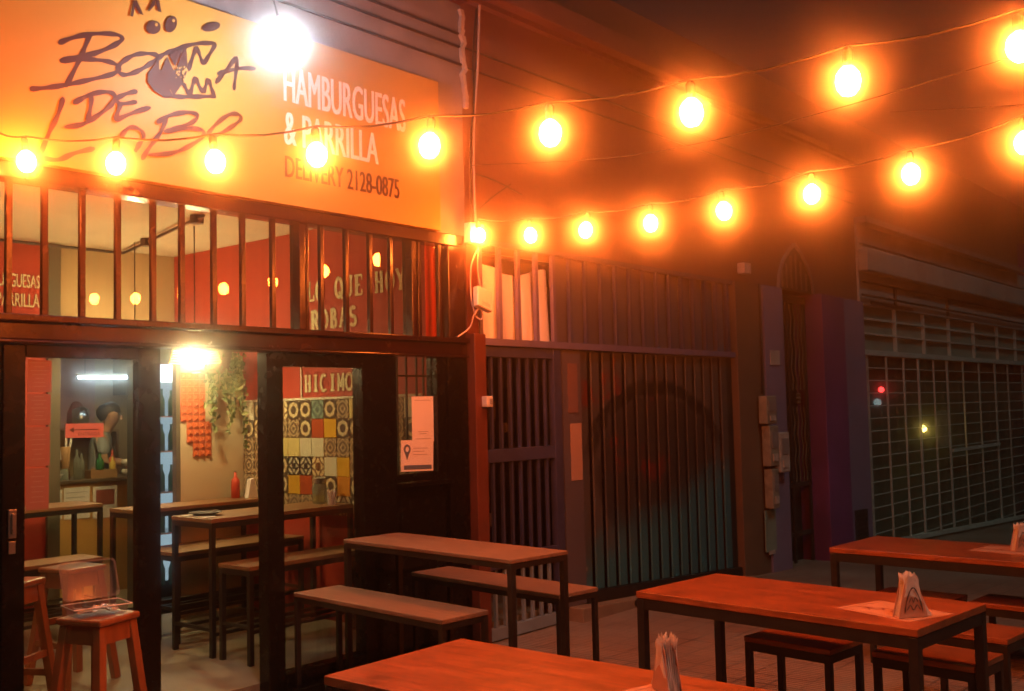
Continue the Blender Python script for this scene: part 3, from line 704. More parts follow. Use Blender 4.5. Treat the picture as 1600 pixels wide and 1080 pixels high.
# corrugated gate: slats
x = 7.10; i = 0
while x < 9.58:
    w = .128
    mbs = MB()
    mbs.prism([(x,5.197,0),(x+.010,5.186,0),(x+w-.010,5.186,0),(x+w,5.197,0)], (0,0,1))
    for v in mbs.bm.verts:
        bz = .075-.055*(v.co.x-7.1); v.co.z = bz if v.co.z < .5 else 2.078
    mbs.build('gate_slat', M['gate'], GT)
    x += .176; i += 1
box('gate_gap_shade', M['void'], (9.62, 9.80, 5.19, 5.22, -.1, 2.08), GT)  # near-black strip, the darkness of the gap beside the gate put into colour
gb = MB(); gb.prism([(7.087,5.34,.0),(9.62,5.34,-.10),(9.62,5.34,2.08),(7.087,5.34,2.08)], (0,.01,0)); gb.build('slat_gap_shade', M['void'], GT)  # near-black sheet puts the shade between the slats into colour
gb = MB(); gb.prism([(7.087,5.14,-.06),(9.80,5.14,-.20),(9.80,5.14,-.075),(7.087,5.14,.073)], (0,.055,0)); gb.build('bottom_rail', M['metal_black'], GT, .004)
for z in (1.30,.98): box('cross_rail', M['metal_black'], (7.09, 9.61, 5.203, 5.222, z, z+.03), GT)
# sandy base step under the corrugated gate
st = MB(); st.prism([(6.85,5.02,-.14),(9.95,5.02,-.21),(9.95,5.02,-.18),(6.85,5.02,-.015)], (0,.20,0))
so = tag(st.build('concrete_step', M['step'], None, .01), 'sandy concrete step under the corrugated gate', 'step')
MB().lathe([(0,0),(.028,0),(.028,.004),(0,.004)], (0,0,0), 10).build('drain_hole', M['void'], so).matrix_local = Matrix.Translation((7.62,5.018,-.09)) @ Matrix.Rotation(math.radians(90), 4, 'X')

# --- neighbouring house: brown column, lavender jamb, arched door, purple pillar
NH = thing('purple_house', 'narrow purple and brown house front with a tall arched ironwork door', 'house')
def wallp(name, m, x0, x1, z1, y0=5.10, parent=NH, y1=5.6):
    b_ = MB().box(x0, x1, y0, y1, -.8, z1); return b_.build(name, M[m], parent, .008)
wallp('column', 'brown_wall', 9.82, 10.42, 2.893, 5.12)
wallp('door_jamb', 'lavender', 10.423, 10.90, 2.893, 5.10)
wallp('pillar', 'purple', 11.88, 12.55, 2.893, 5.06)
wallp('pillar', 'lavender', 12.553, 13.295, 2.893, 5.10)
box('lamp_box', M['plaster_old'], (9.88, 10.02, 5.03, 5.118, 2.97, 3.08), NH)
# door with pointed arch
dd = box('arched_door', M['void'], (10.90, 11.88, 5.42, 5.5, -.6, 2.9), NH)
box('door_rail', M['iron'], (10.92, 11.86, 5.26, 5.30, 2.78, 2.86), dd)
for z in (.05, .62): box('door_rail', M['iron'], (10.92, 11.86, 5.27, 5.30, z, z+.05), dd)
for x in (10.93, 11.38, 11.85): box('door_stile', M['iron'], (x-.02, x+.02, 5.27, 5.30, -.3, 2.78), dd)
for x in (11.03,11.13,11.24,11.48,11.58,11.68,11.77):
    for z0, z1 in ((.68,1.55),(1.75,2.76)):
        n_ = 16; MB().tube([(x+.018*math.sin(i*1.1)*(1 if x != 11.03 else .3), 5.285, z0+(z1-z0)*i/n_) for i in range(n_+1)], .009, 5).build('iron_rod', M['iron_pale'], dd)
for x in (11.15, 11.62): MB().lathe([(0,-.07),(.03,-.05),(.015,-.02),(.04,0),(.015,.02),(.03,.05),(0,.07)], (x,5.285,1.65), 8).build('iron_ornament', M['iron_pale'], dd)
# pointed arch: a dark recess panel on the wall with bars and pale curved ribs
arch = [(10.92,2.90),(11.86,2.90),(11.83,3.05),(11.72,3.22),(11.55,3.36),(11.39,3.45),(11.23,3.36),(11.06,3.22),(10.95,3.05)]
am = MB(); am.prism([(x,5.166,z) for x, z in arch], (0,.012,0)); ar = am.build('arch_window', M['void'], NH)
for a_, b_ in zip(arch[1:], arch[2:]+arch[:1]): MB().bar((a_[0],5.155,a_[1]), (b_[0],5.155,b_[1]), .035, .03, Vector((0,1,0))).build('arch_frame', M['slab'], ar)
for x, zt in ((11.03,3.1),(11.15,3.2),(11.28,3.3),(11.41,3.33),(11.54,3.25),(11.68,3.12)): box('arch_bar', M['iron_pale'], (x-.014, x+.014, 5.15, 5.164, 2.92, zt), ar)
# meters and boxes on brown column
def meter(x0, x1, z0, z1, label, m='meter', yy=5.098):
    t = thing('meter_box', label, 'meter box', 'meter boxes on the house front', loc=((x0+x1)/2, yy, z0))
    w = (x1-x0)/2; h = z1-z0
    MB().box(-w, w, -.10, 0, 0, h).build('case', M[m], t, .012)
    MB().box(-w*.7, w*.7, -.108, -.101, h*.45, h*.85).build('dial_window', M['ink_soft'], t)
    MB().box(-w*.5, w*.5, -.112, -.101, h*.12, h*.3).build('cover_plate', M['plaster_old'], t)
meter(10.20,10.44,1.38,1.68,'grimy meter box on the column, highest of the cluster')
meter(10.25,10.46,.93,1.36,'long grimy meter box in the middle of the cluster')
meter(10.475,10.72,.85,1.28,'pale torn box beside the long meter box on the lavender jamb','plaster_old')
meter(10.27,10.43,.48,.90,'dark meter box at the foot of the cluster')
bx = thing('service_hatch', 'pale green service hatch low on the brown column', 'hatch')
MB().box(10.24,10.50,5.085,5.0985,.02,.46).build('door', M['shop_green'], bx, .006); MB().box(10.30,10.44,5.078,5.084,-.01,.03).build('latch', M['plaster_old'], bx)
b2 = thing('wall_plate', 'square pale plate high on the lavender jamb', 'plate')
MB().box(10.52,10.74,5.085,5.098,2.02,2.18).build('plate', M['plaster_old'], b2)
b3 = thing('vent_grille', 'dark grey utility door at the base of the purple pillar', 'utility door')
gv_ = box('frame', M['dark_grey'], (12.70,13.10,5.085,5.098,-.20,.24), b3)
for k_ in range(6): box('louvre', M['groove'], (12.74,13.06,5.078,5.084,-.14+k_*.06,-.11+k_*.06), b3)
cable('wall_cable', [(10.33,5.10,2.9),(10.34,5.10,2.3),(10.32,5.10,1.7)], .01, M['cable_black'], 'thin dark conduit running down to the meter boxes')

# --- shop with wire grille
SH = thing('closed_shop', 'closed shop with white wire grille and grey fascia beyond the purple pillar', 'shop')
box('fascia_panel', M['shop_grey'], (13.32, 21.9, 5.16, 5.5, 2.88, 3.93), SH)
box('fascia_cap', M['slab'], (13.32, 21.2, 5.02, 5.5, 3.935, 4.02), SH, .01)
box('rolled_housing', M['shop_grey'], (13.32, 21.9, 5.02, 5.157, 3.30, 3.60), SH, .02)
for z in (3.66, 3.17, 2.99): MB().tube([(13.33,5.12,z),(21.4,5.12,z)], .017, 6).build('conduit_pipe', M['cable_black'], SH)
for x in (14.6, 16.9): box('bracket', M['groove'], (x-.03, x+.03, 5.13, 5.158, 2.90, 3.19), SH)
box('name_plate', M['groove'], (13.7, 15.3, 5.14, 5.158, 2.80+.09, 2.93), SH)
# lattice over the windows
box('lattice_backing', M['shop_green'], (13.32, 21.9, 5.24, 5.26, 2.28, 2.876), SH)
for z in (2.50, 2.70): box('lattice_rail', M['galv'], (13.33, 21.8, 5.19, 5.235, z-.012, z+.012), SH)
for x in (14.7,15.9,17.1,18.4,19.8,21.0): box('lattice_post', M['galv'], (x-.018, x+.018, 5.185, 5.234, 2.28, 2.876), SH)
box('lintel', M['galv'], (13.32, 21.9, 5.14, 5.22, 2.205, 2.275), SH, .004)
for x0, x1 in ((21.9,24.0),): box('end_wall', M['purple'], (x0, x1, 5.1, 5.5, -1.2, 4.6), SH)
box('upper_wall', M['plaster'], (13.302, 24.0, 5.30, 5.6, 4.03, 5.4), SH)
def zb(x): return ground_z(x)+.07
# shop glass and dim inside
sg = MB(); sg.prism([(13.34,5.34,-.6),(21.88,5.34,-.9),(21.88,5.34,2.2),(13.34,5.34,2.2)], (0,.01,0)); sg.build('shop_window', M['shop_glass'], SH)
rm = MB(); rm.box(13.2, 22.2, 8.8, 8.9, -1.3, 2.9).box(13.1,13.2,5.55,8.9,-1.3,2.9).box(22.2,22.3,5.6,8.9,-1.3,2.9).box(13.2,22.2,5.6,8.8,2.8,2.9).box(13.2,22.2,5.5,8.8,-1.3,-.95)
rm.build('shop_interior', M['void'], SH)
# grille wires
gx = [on_wall(px, 650, 5.2)[0] for px in (1355,1385,1412,1435,1459,1480,1505,1530,1555,1575,1598)]+[22.0-.4]
for i, x in enumerate(gx):
    w = .045 if i in (3, 5, 8) else .022
    box('grille_upright', M['galv'], (x-w/2, x+w/2, 5.16, 5.185, zb(x), 2.204), SH)
z = 2.04; i = 0
while z > -.75:
    x1 = 21.85; x0 = 13.36
    if z < zb(13.36): x0 = 8.5+(-.13+.07-z)/.043
    if x0 < 21.5: box('grille_wire', M['galv'], (x0, x1, 5.172, 5.182, z-.006, z+.006), SH)
    z -= .168
fr = MB(); fr.bar((13.34,5.17,zb(13.34)), (21.88,5.17,zb(21.88)), .05, .06); fr.build('grille_bottom_rail', M['galv'], SH)
MB().bar((gx[5]+.05,5.15,.80), (gx[8]-.03,5.15,.80), .03, .05).build('grille_crossbar', M['galv'], SH)
# stock behind the glass
def stock(name, m, b, label, cat):
    return tag(box(name, M[m], b, None, .01), label, cat)
stock('carton', 'teal_box', (13.75,14.4,5.42,5.6,-.18,.42), 'mint green carton in the lower left shop window corner', 'carton')
stock('carton', 'teal_box', (16.2,17.6,5.9,6.3,-.45,.55), 'dark teal carton behind the middle of the grille', 'carton')
stock('shelf_unit', 'dark_green', (18.2,20.6,5.8,6.4,-.6,1.0), 'dark shelf unit behind the right part of the grille', 'shelf')
stock('carton', 'shop_green', (21.0,21.6,5.45,5.8,1.2,1.9), 'grey green box high at the right window edge', 'carton')
pl = stock('window_notice', 'meter', (16.55,17.15,5.30,5.315,.86,1.42), 'pale square notice on the shop window beside the yellow light', 'notice')
stk = MB()
for _ in range(60):
    x = random.uniform(13.6,21.5); z = random.uniform(-.5,1.2); y = random.uniform(5.8,7.8); s = random.uniform(.05,.22)
    stk.box(x-s, x+s, y, y+.1, z-s*.6, z+s*.6)
tag(stk.build('shop_stock', M['dark_green']), 'dim jumble of stock behind the closed shop window', 'stock', kind='stuff')
def reflection_light(mn, px, py, Y, r, label):  # glowing stand-ins inside the shop for street lights reflected in its glass
    x, z = on_wall(px, py, Y); t = thing('reflection_standin', label, 'lamp', loc=(x, Y, z))
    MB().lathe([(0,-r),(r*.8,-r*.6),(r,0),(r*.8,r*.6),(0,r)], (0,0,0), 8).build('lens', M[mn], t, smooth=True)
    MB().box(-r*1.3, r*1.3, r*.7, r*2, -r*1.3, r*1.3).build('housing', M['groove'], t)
reflection_light('red_em', 1377, 609, 5.6, .045, 'small red glow standing in for a street reflection in the shop glass')
reflection_light('yellow_em', 1443, 670, 5.6, .055, 'yellow glow standing in for reflected headlights low behind the middle of the shop grille')
reflection_light('white_em', 1371, 629, 5.6, .06, 'small white glow standing in for a street reflection just below the red one')
reflection_light('white_em', 1350, 664, 5.6, .03, 'tiny white glow standing in for a street reflection at the left edge of the shop window')
x, z = on_wall(1347, 635, 5.55)
sc_ = thing('reflection_panel', 'narrow pale blue glow standing in for a street reflection at the left edge of the shop window', 'reflection', loc=(x,5.5,z))  # glowing panel added in place of a reflection in the shop glass
MB().box(-.10,.10,0,.01,-.16,.10).build('glow_panel', emis('blue_reflection_glow', (.45,.75,.9), .55), sc_); MB().box(-.12,.12,.011,.05,-.18,.12).build('frame', M['groove'], sc_)

# ================================================================ STRING LIGHTS
mesh_bulb = None
def bulb_at(p, label):
    global mesh_bulb
    t = thing('light_bulb', label, 'light bulb', 'glowing bulbs of the string lights', loc=p)
    t.rotation_euler = (random.uniform(-.16,.16), random.uniform(-.16,.16), random.uniform(0,6))
    if mesh_bulb is None:
        g = MB().lathe([(0,-.058),(.022,-.052),(.038,-.032),(.044,-.006),(.040,.018),(.027,.036),(.015,.046),(0,.047)], (0,0,0), 12).build('bulb_glass', M['bulb'], t, smooth=True)
        s = MB().lathe([(0,.048),(.015,.048),(.018,.06),(.018,.10),(.010,.112),(0,.114)], (0,0,0), 10).build('socket', M['socket'], t)
        mesh_bulb = (g, s)
    else:
        for q in mesh_bulb:
            c = q.copy(); COL.objects.link(c); c.parent = t
    return t
def unproj(px, py, depth):
    d = Vector(((px-800)*RX.x+(py-540)*RY.x+FX*RZ.x, (px-800)*RX.y+(py-540)*RY.y+FX*RZ.y, (px-800)*RX.z+(py-540)*RY.z+FX*RZ.z))/FX
    return Vector((0,0,EYE))+d*depth
S2 = [(5.65,4.99,2.88),(5.56,4.44,2.80),(5.46,3.90,2.755),(5.37,3.35,2.715),(5.27,2.80,2.70),(5.19,2.24,2.70),(5.09,1.69,2.70),(4.98,1.15,2.735)]
S1 = [(2.31,4.94,2.85),(2.48,4.42,2.78),(2.66,3.90,2.73),(2.82,3.40,2.70),(2.98,2.89,2.675),(3.13,2.39,2.66),(3.30,1.87,2.67),(3.47,1.35,2.71),(3.64,.84,2.75)]
L2 = ['bulb touching the white box at the wall end of the lower string','second bulb from the white box, over the white cloth','third bulb from the white box, over the blue gate top','bulb over the middle of the corrugated gate, lower string','bulb above the brown column, lower string','bulb above the arched door, lower string','bulb over the closed shop fascia, lower string','bulb at the right frame edge, lower string']
L1 = ['string bulb in front of the far left of the orange sign','string bulb below the word DE on the sign','string bulb at the lower right of the brown lettering','string bulb covering the word PARRILLA','string bulb at the right end of the orange sign','upper string bulb just right of the wall cables','upper string bulb over the middle of the dark red wall','upper string bulb, second from the right edge of the photo','topmost string bulb, cut by the right edge of the photo']
for p, l in zip(S2, L2): bulb_at(p, 'glowing '+l)
for p, l in zip(S1, L1): bulb_at(p, 'glowing '+l)
def string_cable(S_, start, end, label):
    pts = [Vector(start)]+[Vector(p)+Vector((0,0,.118)) for p in S_]+[Vector(end)]; Q = []
    for i in range(len(pts)-1):
        a, b = pts[i], pts[i+1]
        for k in range(4): t = k/4; q = a.lerp(b, t); q.z -= .022*math.sin(math.pi*t); Q.append(q)
    Q.append(pts[-1]); tag(MB().tube(Q, .005, 5).build('string_cable', M['cable_black']), label, 'cable')
string_cable(S2, (5.70,5.10,2.96), (4.75,-.2,2.98), 'black cable carrying the lower row of bulbs from the wall box')
string_cable(S1, (2.20,5.09,3.02), (4.05,-.3,3.0), 'black cable carrying the upper row of bulbs from the sign')
cable('span_wire', [(5.70,5.10,3.42),(5.3,3.2,3.12),(4.9,1.2,3.1),(4.6,-.3,3.2)], .003, M['cable_black'], 'thin bare wire spanning above the lower bulbs')
cable('span_wire', [(8.6,3.0,4.0),(6.6,1.7,3.35),(5.4,.8,2.95)], .004, M['cable_black'], 'slack wire crossing at the upper right')

# ================================================================ TABLES AND BENCHES
def frame_table(name, label, cat, group, loc, rz, L, Wd, H, top, t=.03, leg=.035, apron=.05, foot=None, side_foot=False, edge='edge_dark'):
    """long axis along local Y, loc = centre on the ground"""
    T = thing(name, label, cat, group, loc, rz)
    tp = MB().box(-Wd/2, Wd/2, -L/2, L/2, H-t, H).build('tabletop' if cat == 'table' else 'seat', M[top], T, .004)
    ap = MB()
    i = leg*.1; a = H-t-.0015
    ap.box(-Wd/2+i, -Wd/2+i+.02, -L/2+leg, L/2-leg, a-apron, a).box(Wd/2-i-.02, Wd/2-i, -L/2+leg, L/2-leg, a-apron, a)
    ap.box(-Wd/2+i, Wd/2-i, -L/2+i, -L/2+i+.02, a-apron, a-.001).box(-Wd/2+i, Wd/2-i, L/2-i-.02, L/2-i, a-apron, a-.001)
    ap.build('frame', M['metal_black'], T)
    for sx in (-1,1):
        for sy in (-1,1):
            x = sx*(Wd/2-leg/2-.002); y = sy*(L/2-leg/2-.002)
            MB().box(x-leg/2, x+leg/2, y-leg/2, y+leg/2, 0, a-.002).build('leg', M['metal_black'], T, .003)
    if foot:
        for sx in (-1,1): MB().box(sx*(Wd/2-leg/2)-.011, sx*(Wd/2-leg/2)+.011, -L/2+leg, L/2-leg, foot, foot+.022).build('foot_rail', M['metal_black'], T)
        for sy in (-1,1): MB().box(-Wd/2+leg, Wd/2-leg, sy*(L/2-leg/2)-.011, sy*(L/2-leg/2)+.011, foot+.03, foot+.052).build('foot_rail', M['metal_black'], T)
    return T
G = -.13
# orange lit dining tables outside
frame_table('dining_table', 'orange lit table in the near foreground, cut by the bottom of the photo', 'table', 'orange lit outdoor dining tables', (2.955,2.335,G), 0.0, 1.53, .76, .75, 'wood_top', .035, .045, .055)
frame_table('dining_table', 'orange lit table with napkin holder in the right foreground', 'table', 'orange lit outdoor dining tables', (5.00,2.30,G), math.radians(-5.5), 1.53, .75, .75, 'wood_top', .035, .045, .055)
frame_table('dining_table', 'orange lit table at the far right near the shop grille', 'table', 'orange lit outdoor dining tables', (7.20,2.16,G), math.radians(-3), 1.53, .75, .74, 'wood_top', .035, .045, .055)
# stools
def stool(loc, rz, label, L=.52, Wd=.36): return frame_table('stool', label, 'stool', 'low metal legged stools around the outdoor tables', loc, math.radians(rz), L, Wd, .45, 'wood_top', .03, .035, .045)
stool((5.43,2.50,G), -6, 'low stool tucked under the left side of the napkin table')
stool((5.47,1.80,G), -6, 'low stool under the near end of the napkin table, legs crowded together')
stool((6.16,1.83,G), -6, 'low stool standing right of the napkin table end')
stool((7.02,2.42,G), -4, 'low stool under the far right table, left one')
stool((7.10,1.80,G), -4, 'low stool under the far right table, partly cut by the frame')
# high table with two benches by the facade
frame_table('high_table', 'tall narrow brown table against the restaurant front', 'table', None, (4.565,4.33,G), math.radians(-5.5), 1.52, .45, .93, 'wood_dull', .022, .035, .03)
frame_table('bench', 'brown plank bench left of the tall table, in front of the glass', 'bench', 'plank benches at the tall outdoor table', (4.155,4.45,G), math.radians(-4.5), 1.35, .34, .65, 'wood_dull', .025, .03, .03)
frame_table('bench', 'brown plank bench right of the tall table, before the blue gate', 'bench', 'plank benches at the tall outdoor table', (5.08,4.38,G), math.radians(-6.5), 1.38, .34, .65, 'wood_dull', .025, .03, .03)
# indoor furniture, long axis along X
def ftab(name, label, cat, x0, x1, y0, y1, H, foot=.16, top='wood_in'):
    T = frame_table(name, label, cat, 'plank tables and benches inside', ((x0+x1)/2, (y0+y1)/2, 0), math.radians(90), x1-x0, y1-y0, H, 'wood_in', .028, .034, .035, foot)
    return T
ftab('high_table', 'tall indoor table with a plate, nearest the doorway', 'table', 4.06, 5.31, 6.02, 6.50, .915, .14)
ftab('bench', 'high indoor bench in front of the nearest indoor table', 'bench', 4.07, 5.25, 5.62, 5.96, .63, .20)
ftab('bench', 'high indoor bench behind the nearest indoor table', 'bench', 4.16, 5.30, 6.60, 6.88, .64, .20)
ftab('high_table', 'tall indoor table before the beige partition', 'table', 4.10, 5.31, 7.03, 7.40, .925, .14)
ftab('bench', 'high indoor bench half under the second indoor table', 'bench', 4.20, 5.31, 6.94, 7.01+.15, .63, .20)
ftab('high_table', 'tall indoor table deep on the left before the ochre counter', 'table', 3.2, 4.30, 7.85, 8.30, .93, .14)
ftab('bench', 'high indoor bench before the deepest left table', 'bench', 3.0, 3.86, 7.05, 7.35, .62, .20)
ftab('bench', 'indoor bench beyond the deepest left bench', 'bench', 3.1, 4.05, 7.45, 7.72, .55, .20)

# plate on the indoor table
pt = thing('plate', 'small plate with cutlery on the corner of the indoor table', 'plate', loc=(4.20,6.30,.917))
MB().lathe([(0,.004),(.06,.004),(.11,.018),(.112,.022),(.06,.010),(0,.009)], (0,0,0), 18).build('dish', M['dark_grey'], pt)
MB().bar((-.1,-.02,.024), (.12,.03,.026), .012, .004).build('fork', M['steel'], pt)
tag(box('paper_mat', M['paper'], (4.08,4.17,6.12,6.42,.917,.919)), 'crumpled paper strip beside the plate on the indoor table', 'paper')
def bottle(name, loc, h, r, m, label, cat='bottle', cap=None):
    t = thing(name, label, cat, None, loc)
    MB().lathe([(0,0),(r,0),(r,h*.58),(r*.85,h*.68),(r*.35,h*.78),(r*.32,h*.95),(0,h*.95)], (0,0,0), 12).build('body', M[m], t, smooth=True)
    MB().lathe([(0,h*.951),(r*.38,h*.951),(r*.38,h),(0,h)], (0,0,0), 10).build('cap', M[cap or 'steel'], t); return t
# things at wall end of the indoor table
jb = thing('condiment_jar', 'clear squat jar with steel lid against the tiles', 'jar', loc=(5.20,6.28,.917))
MB().lathe([(0,0),(.055,0),(.06,.02),(.06,.12),(.045,.15),(0,.15)], (0,0,0), 14).build('body', M['bottle_clear'], jb, smooth=True); MB().lathe([(0,.151),(.05,.151),(.05,.19),(.02,.2),(0,.2)], (0,0,0), 14).build('lid', M['steel'], jb)
nb = thing('napkin_pile', 'twisted white napkin standing by the jar on the indoor table', 'napkin', loc=(5.16,6.10,.917))
mbn = MB()
for k_ in range(5):
    a_ = k_*1.2; mbn.tube([(0,0,0),(.015*math.cos(a_),.015*math.sin(a_),.06),(.03*math.cos(a_+.6),.03*math.sin(a_+.6),.11)], .022, 5, [1.4,.8,.3])
mbn.build('tissue', M['napkin'], nb)
bottle('squeeze_bottle', (5.12,7.25,.927), .22, .035, 'red_pack', 'red squeeze bottle at the wall end of the second indoor table')
n2_ = thing('napkin_pile', 'white folded napkins on the wall end of the second indoor table', 'napkin', loc=(5.2,7.12,.927))
MB().prism([(-.05,0,0),(.05,0,0),(.01,0,.16),(-.02,0,.15)], (0,.05,0)).build('tissue', M['napkin'], n2_)

# partition decoration: orange moulded trays, each with raised cups
for r in range(12):
    for c in range(5):
        # stepped outline
        if r < 8 and c > 3: continue
        if r >= 8 and r < 10 and c < 1: continue
        if r >= 10 and c < 2: continue
        if r == 11 and c > 4: continue
        pass
OT = thing('orange_wall_trays', 'stepped block of orange moulded cup trays on the beige partition', 'wall decoration')
cupm = None
for r in range(12):
    c0, c1 = (0, 4) if r < 7 else ((1, 5) if r < 10 else (2, 5))
    for c in range(c0, c1):
        x = 4.765+c*.057; z = 1.93-r*.057
        if cupm is None:
            u = MB().box(-.027,.027,-.006,.006,-.027,.027)
            u.prism([(-.018,-.007,-.018),(.018,-.007,-.018),(.018,-.007,.018),(-.018,-.007,.018)], (0,-.006,0))
            u.prism([(-.010,-.014,-.010),(.010,-.014,-.010),(.010,-.014,.010),(-.010,-.014,.010)], (0,-.012,0))
            q = u.build('tray_cup', M['orange_tile'], OT); cupm = q; q.location = (x, 7.443, z)
        else:
            q = cupm.copy(); COL.objects.link(q); q.parent = OT; q.location = (x, 7.443, z)
# hanging plant
HP = thing('hanging_plant', 'leafy green plant trailing down the beige partition', 'plant', loc=(5.03,7.36,1.92))
MB().lathe([(0,0),(.09,0),(.12,.16),(.13,.17),(.10,.17),(0,.14)], (0,0,.05), 14).build('pot', M['pot'], HP)
MB().bar((-.2,0,.04), (.23,0,.04), .14, .02).build('shelf', M['crate_wood'], HP)
lf = MB(); lf2 = MB(); stm = MB()
for v in range(15):
    x = random.uniform(-.13,.14); y = random.uniform(-.12,.0); z = .2; pts = [(x*.4,y*.4,z)]
    ln = random.uniform(.25,.82)*(1 if abs(x-.04) < .12 else .7); xx = x
    n_ = int(ln/.045)
    for k_ in range(n_):
        z = .22-(k_+1)*.045*ln/(n_*.045); xx += random.uniform(-.012,.016)
        pts.append((xx, y-.03-random.uniform(0,.015), z))
        for _ in range(2):
            t = lf if random.random() < .6 else lf2; s = random.uniform(.016,.032)
            c = Vector((xx+random.uniform(-.03,.03), y-.045+random.uniform(-.03,.02), z+random.uniform(-.02,.02)))
            a_ = random.uniform(0,6.28); d = Vector((math.cos(a_), random.uniform(-.4,.3), math.sin(a_)-.6)).normalized(); w = d.cross(Vector((0,-1,random.uniform(-.4,.4)))).normalized()
            up = Vector((0,-.35*s,0))
            t.poly([c-d*s, c+w*s*.7+up, c+d*s*1.2, c-w*s*.7+up])
    stm.tube(pts, .003, 4)
stm.build('stem', M['leaf'], HP)
for t_, mm in ((lf,'leaf'),(lf2,'leaf_pale')): t_.build('foliage', M[mm], HP)['kind'] = 'stuff'

# basket pendant lamps
def pendant(loc, r, label, top):
    t = thing('pendant_lamp', label, 'lamp', 'wicker pendant lamps', loc)
    w = MB(); h = r*.62
    for k_ in range(22):
        a_ = k_*math.tau/22; w.tube([(math.cos(a_)*r*.82, math.sin(a_)*r*.82, h), (math.cos(a_)*r*1.0, math.sin(a_)*r*1.0, 0)], .004, 4)
    for j in range(7):
        f = j/6; rr = r*(1-.18*f); w.tube([(math.cos(i*math.tau/22)*rr, math.sin(i*math.tau/22)*rr, h*f) for i in range(23)], .0045, 4)
    w.build('wicker_shade', M['wicker'], t)
    MB().lathe([(0,-.058),(.033,-.046),(.048,-.012),(.040,.02),(.018,.05),(0,.05)], (0,0,h*.45), 10).build('bulb', M['pendant_bulb'], t, smooth=True)
    MB().tube([(0,0,h*.45+.055),(0,0,top-loc[2])], .005, 5).build('cord', M['cable_black'], t)
    sp2 = MB()
    for k_ in range(4): a_ = k_*math.tau/4; sp2.tube([(0,0,h),(math.cos(a_)*r*.82, math.sin(a_)*r*.82, h)], .003, 4)
    sp2.build('shade_spokes', M['wicker'], t)
pendant((4.58,7.0,2.015), .19, 'lit wicker basket lamp hanging over the indoor tables', 3.08)
pendant((4.66,8.0,2.16), .17, 'second lit basket lamp, mostly hidden by the door stile', 3.08)
pendant((2.7,7.4,2.10), .19, 'added basket lamp, unseen behind the door header on the left', 3.08)  # extra lamp out of view, added to brighten the room

# ================================================================ KITCHEN
CT = thing('service_counter', 'ochre service counter with papers taped on its front', 'counter')
box('front', M['counter_front'], (3.7, 5.9, 9.15, 9.25, 0, 1.02), CT)
box('top', M['counter_top'], (3.65, 5.95, 9.10, 9.75, 1.022, 1.05), CT, .004)
for i, (x0, x1, z0, z1) in enumerate(((4.52,4.615,.71,.97),(4.63,4.875,.70,.985),(4.905,5.145,.685,.975))):
    pp = tag(box('counter_paper', M['paper'], (x0, x1, 9.142, 9.146, z0, z1)), ['narrow white sheet on the counter front, left one','white text sheet in the middle of the counter front','white sheet with a reddish burger picture on the counter front'][i], 'paper')
    if i == 2: box('picture', M['ink_red'], (x0+.03, x1-.03, 9.138, 9.1405, z0+.12, z1-.03), pp)
    else:
        for k_ in range(5): box('text_line', M['ink_soft'], (x0+.02, x1-.03-.02*(k_ % 2), 9.139, 9.1405, z1-.05-k_*.045, z1-.043-k_*.045), pp)
CZ = 1.051
bottle('bottle', (5.03,9.25,CZ), .24, .038, 'green_glass', 'green bottle on the service counter')
bottle('bottle', (5.14,9.22,CZ), .20, .032, 'amber', 'yellow sauce bottle right of the green bottle')
bottle('bottle', (4.78,9.20,CZ), .28, .03, 'bottle_clear', 'tall pale bottle left on the service counter')
bottle('bottle', (4.86,9.27,CZ), .24, .03, 'bottle_clear', 'second pale bottle, behind the tall one')
bottle('bottle', (5.21,9.35,CZ), .26, .03, 'red_pack', 'dark red bottle behind the sauce bottle')
cr_ = thing('serving_box', 'low wooden box holding bottles on the counter', 'box', loc=(5.02,9.17,CZ))
MB().box(-.12,.14,0,.008,0,.075).box(-.12,.14,.16,.168,0,.075).box(-.12,-.112,.008,.16,0,.075).box(.132,.14,.008,.16,0,.075).box(-.112,.132,.008,.16,0,.006).build('body', M['crate_wood'], cr_)
gl_ = thing('glass_cluster', 'upturned drinking glasses at the counter left end', 'glasses', loc=(4.62,9.22,CZ))
for dx, dy in ((0,0),(.07,.02),(.03,.08)): MB().lathe([(.03,0),(.026,.10),(0,.10),(0,.095),(.023,.095),(.027,0)], (dx,dy,0), 12).build('glass', M['bottle_clear'], gl_, smooth=True)
bw = thing('bowl', 'grey bowl at the very left of the counter', 'bowl', loc=(4.54,9.17,CZ)); MB().lathe([(0,0),(.05,0),(.09,.06),(.085,.06),(.045,.01),(0,.01)], (0,0,0), 14).build('body', M['ink_soft'], bw, smooth=True)
us = thing('utensil_jar', 'brown jar with white utensils standing in it', 'jar', loc=(4.72,9.30,CZ))
MB().lathe([(0,0),(.045,0),(.04,.16),(.045,.30),(.04,.30),(.03,.15),(0,.01)], (0,0,0), 12).build('body', M['crate_wood'], us, smooth=True)
for dx, tl in ((-.03,-.09),(0,.01),(.025,.05)): MB().bar((dx*.4,0,.12), (dx+tl,0,.47), .02, .012).build('utensil', M['paper'], us)
for i, (dx, dz, mm, lb) in enumerate(((5.245,0,'paper','white cup lying on the counter under another'),(5.245,.09,'paper','white cup on top of the other cup'),(5.33,0,'red_pack','red packet stack on the counter'),(5.33,.05,'red_pack','upper red packet on the counter'))):
    t = thing('cup' if i < 2 else 'packet', lb, 'cup' if i < 2 else 'packet', loc=(dx,9.16,CZ+dz))
    if i < 2: MB().tube([(-.035,0,.04),(.035,0,.04)], .038, 12, [.8,1]).build('body', M[mm], t, smooth=True)
    else: MB().box(-.045,.045,0,.08,0,.045).build('body', M[mm], t, .008)
bk = thing('egg_basket', 'basket of white eggs on the counter beside the stile', 'basket', loc=(5.45,9.2,CZ))
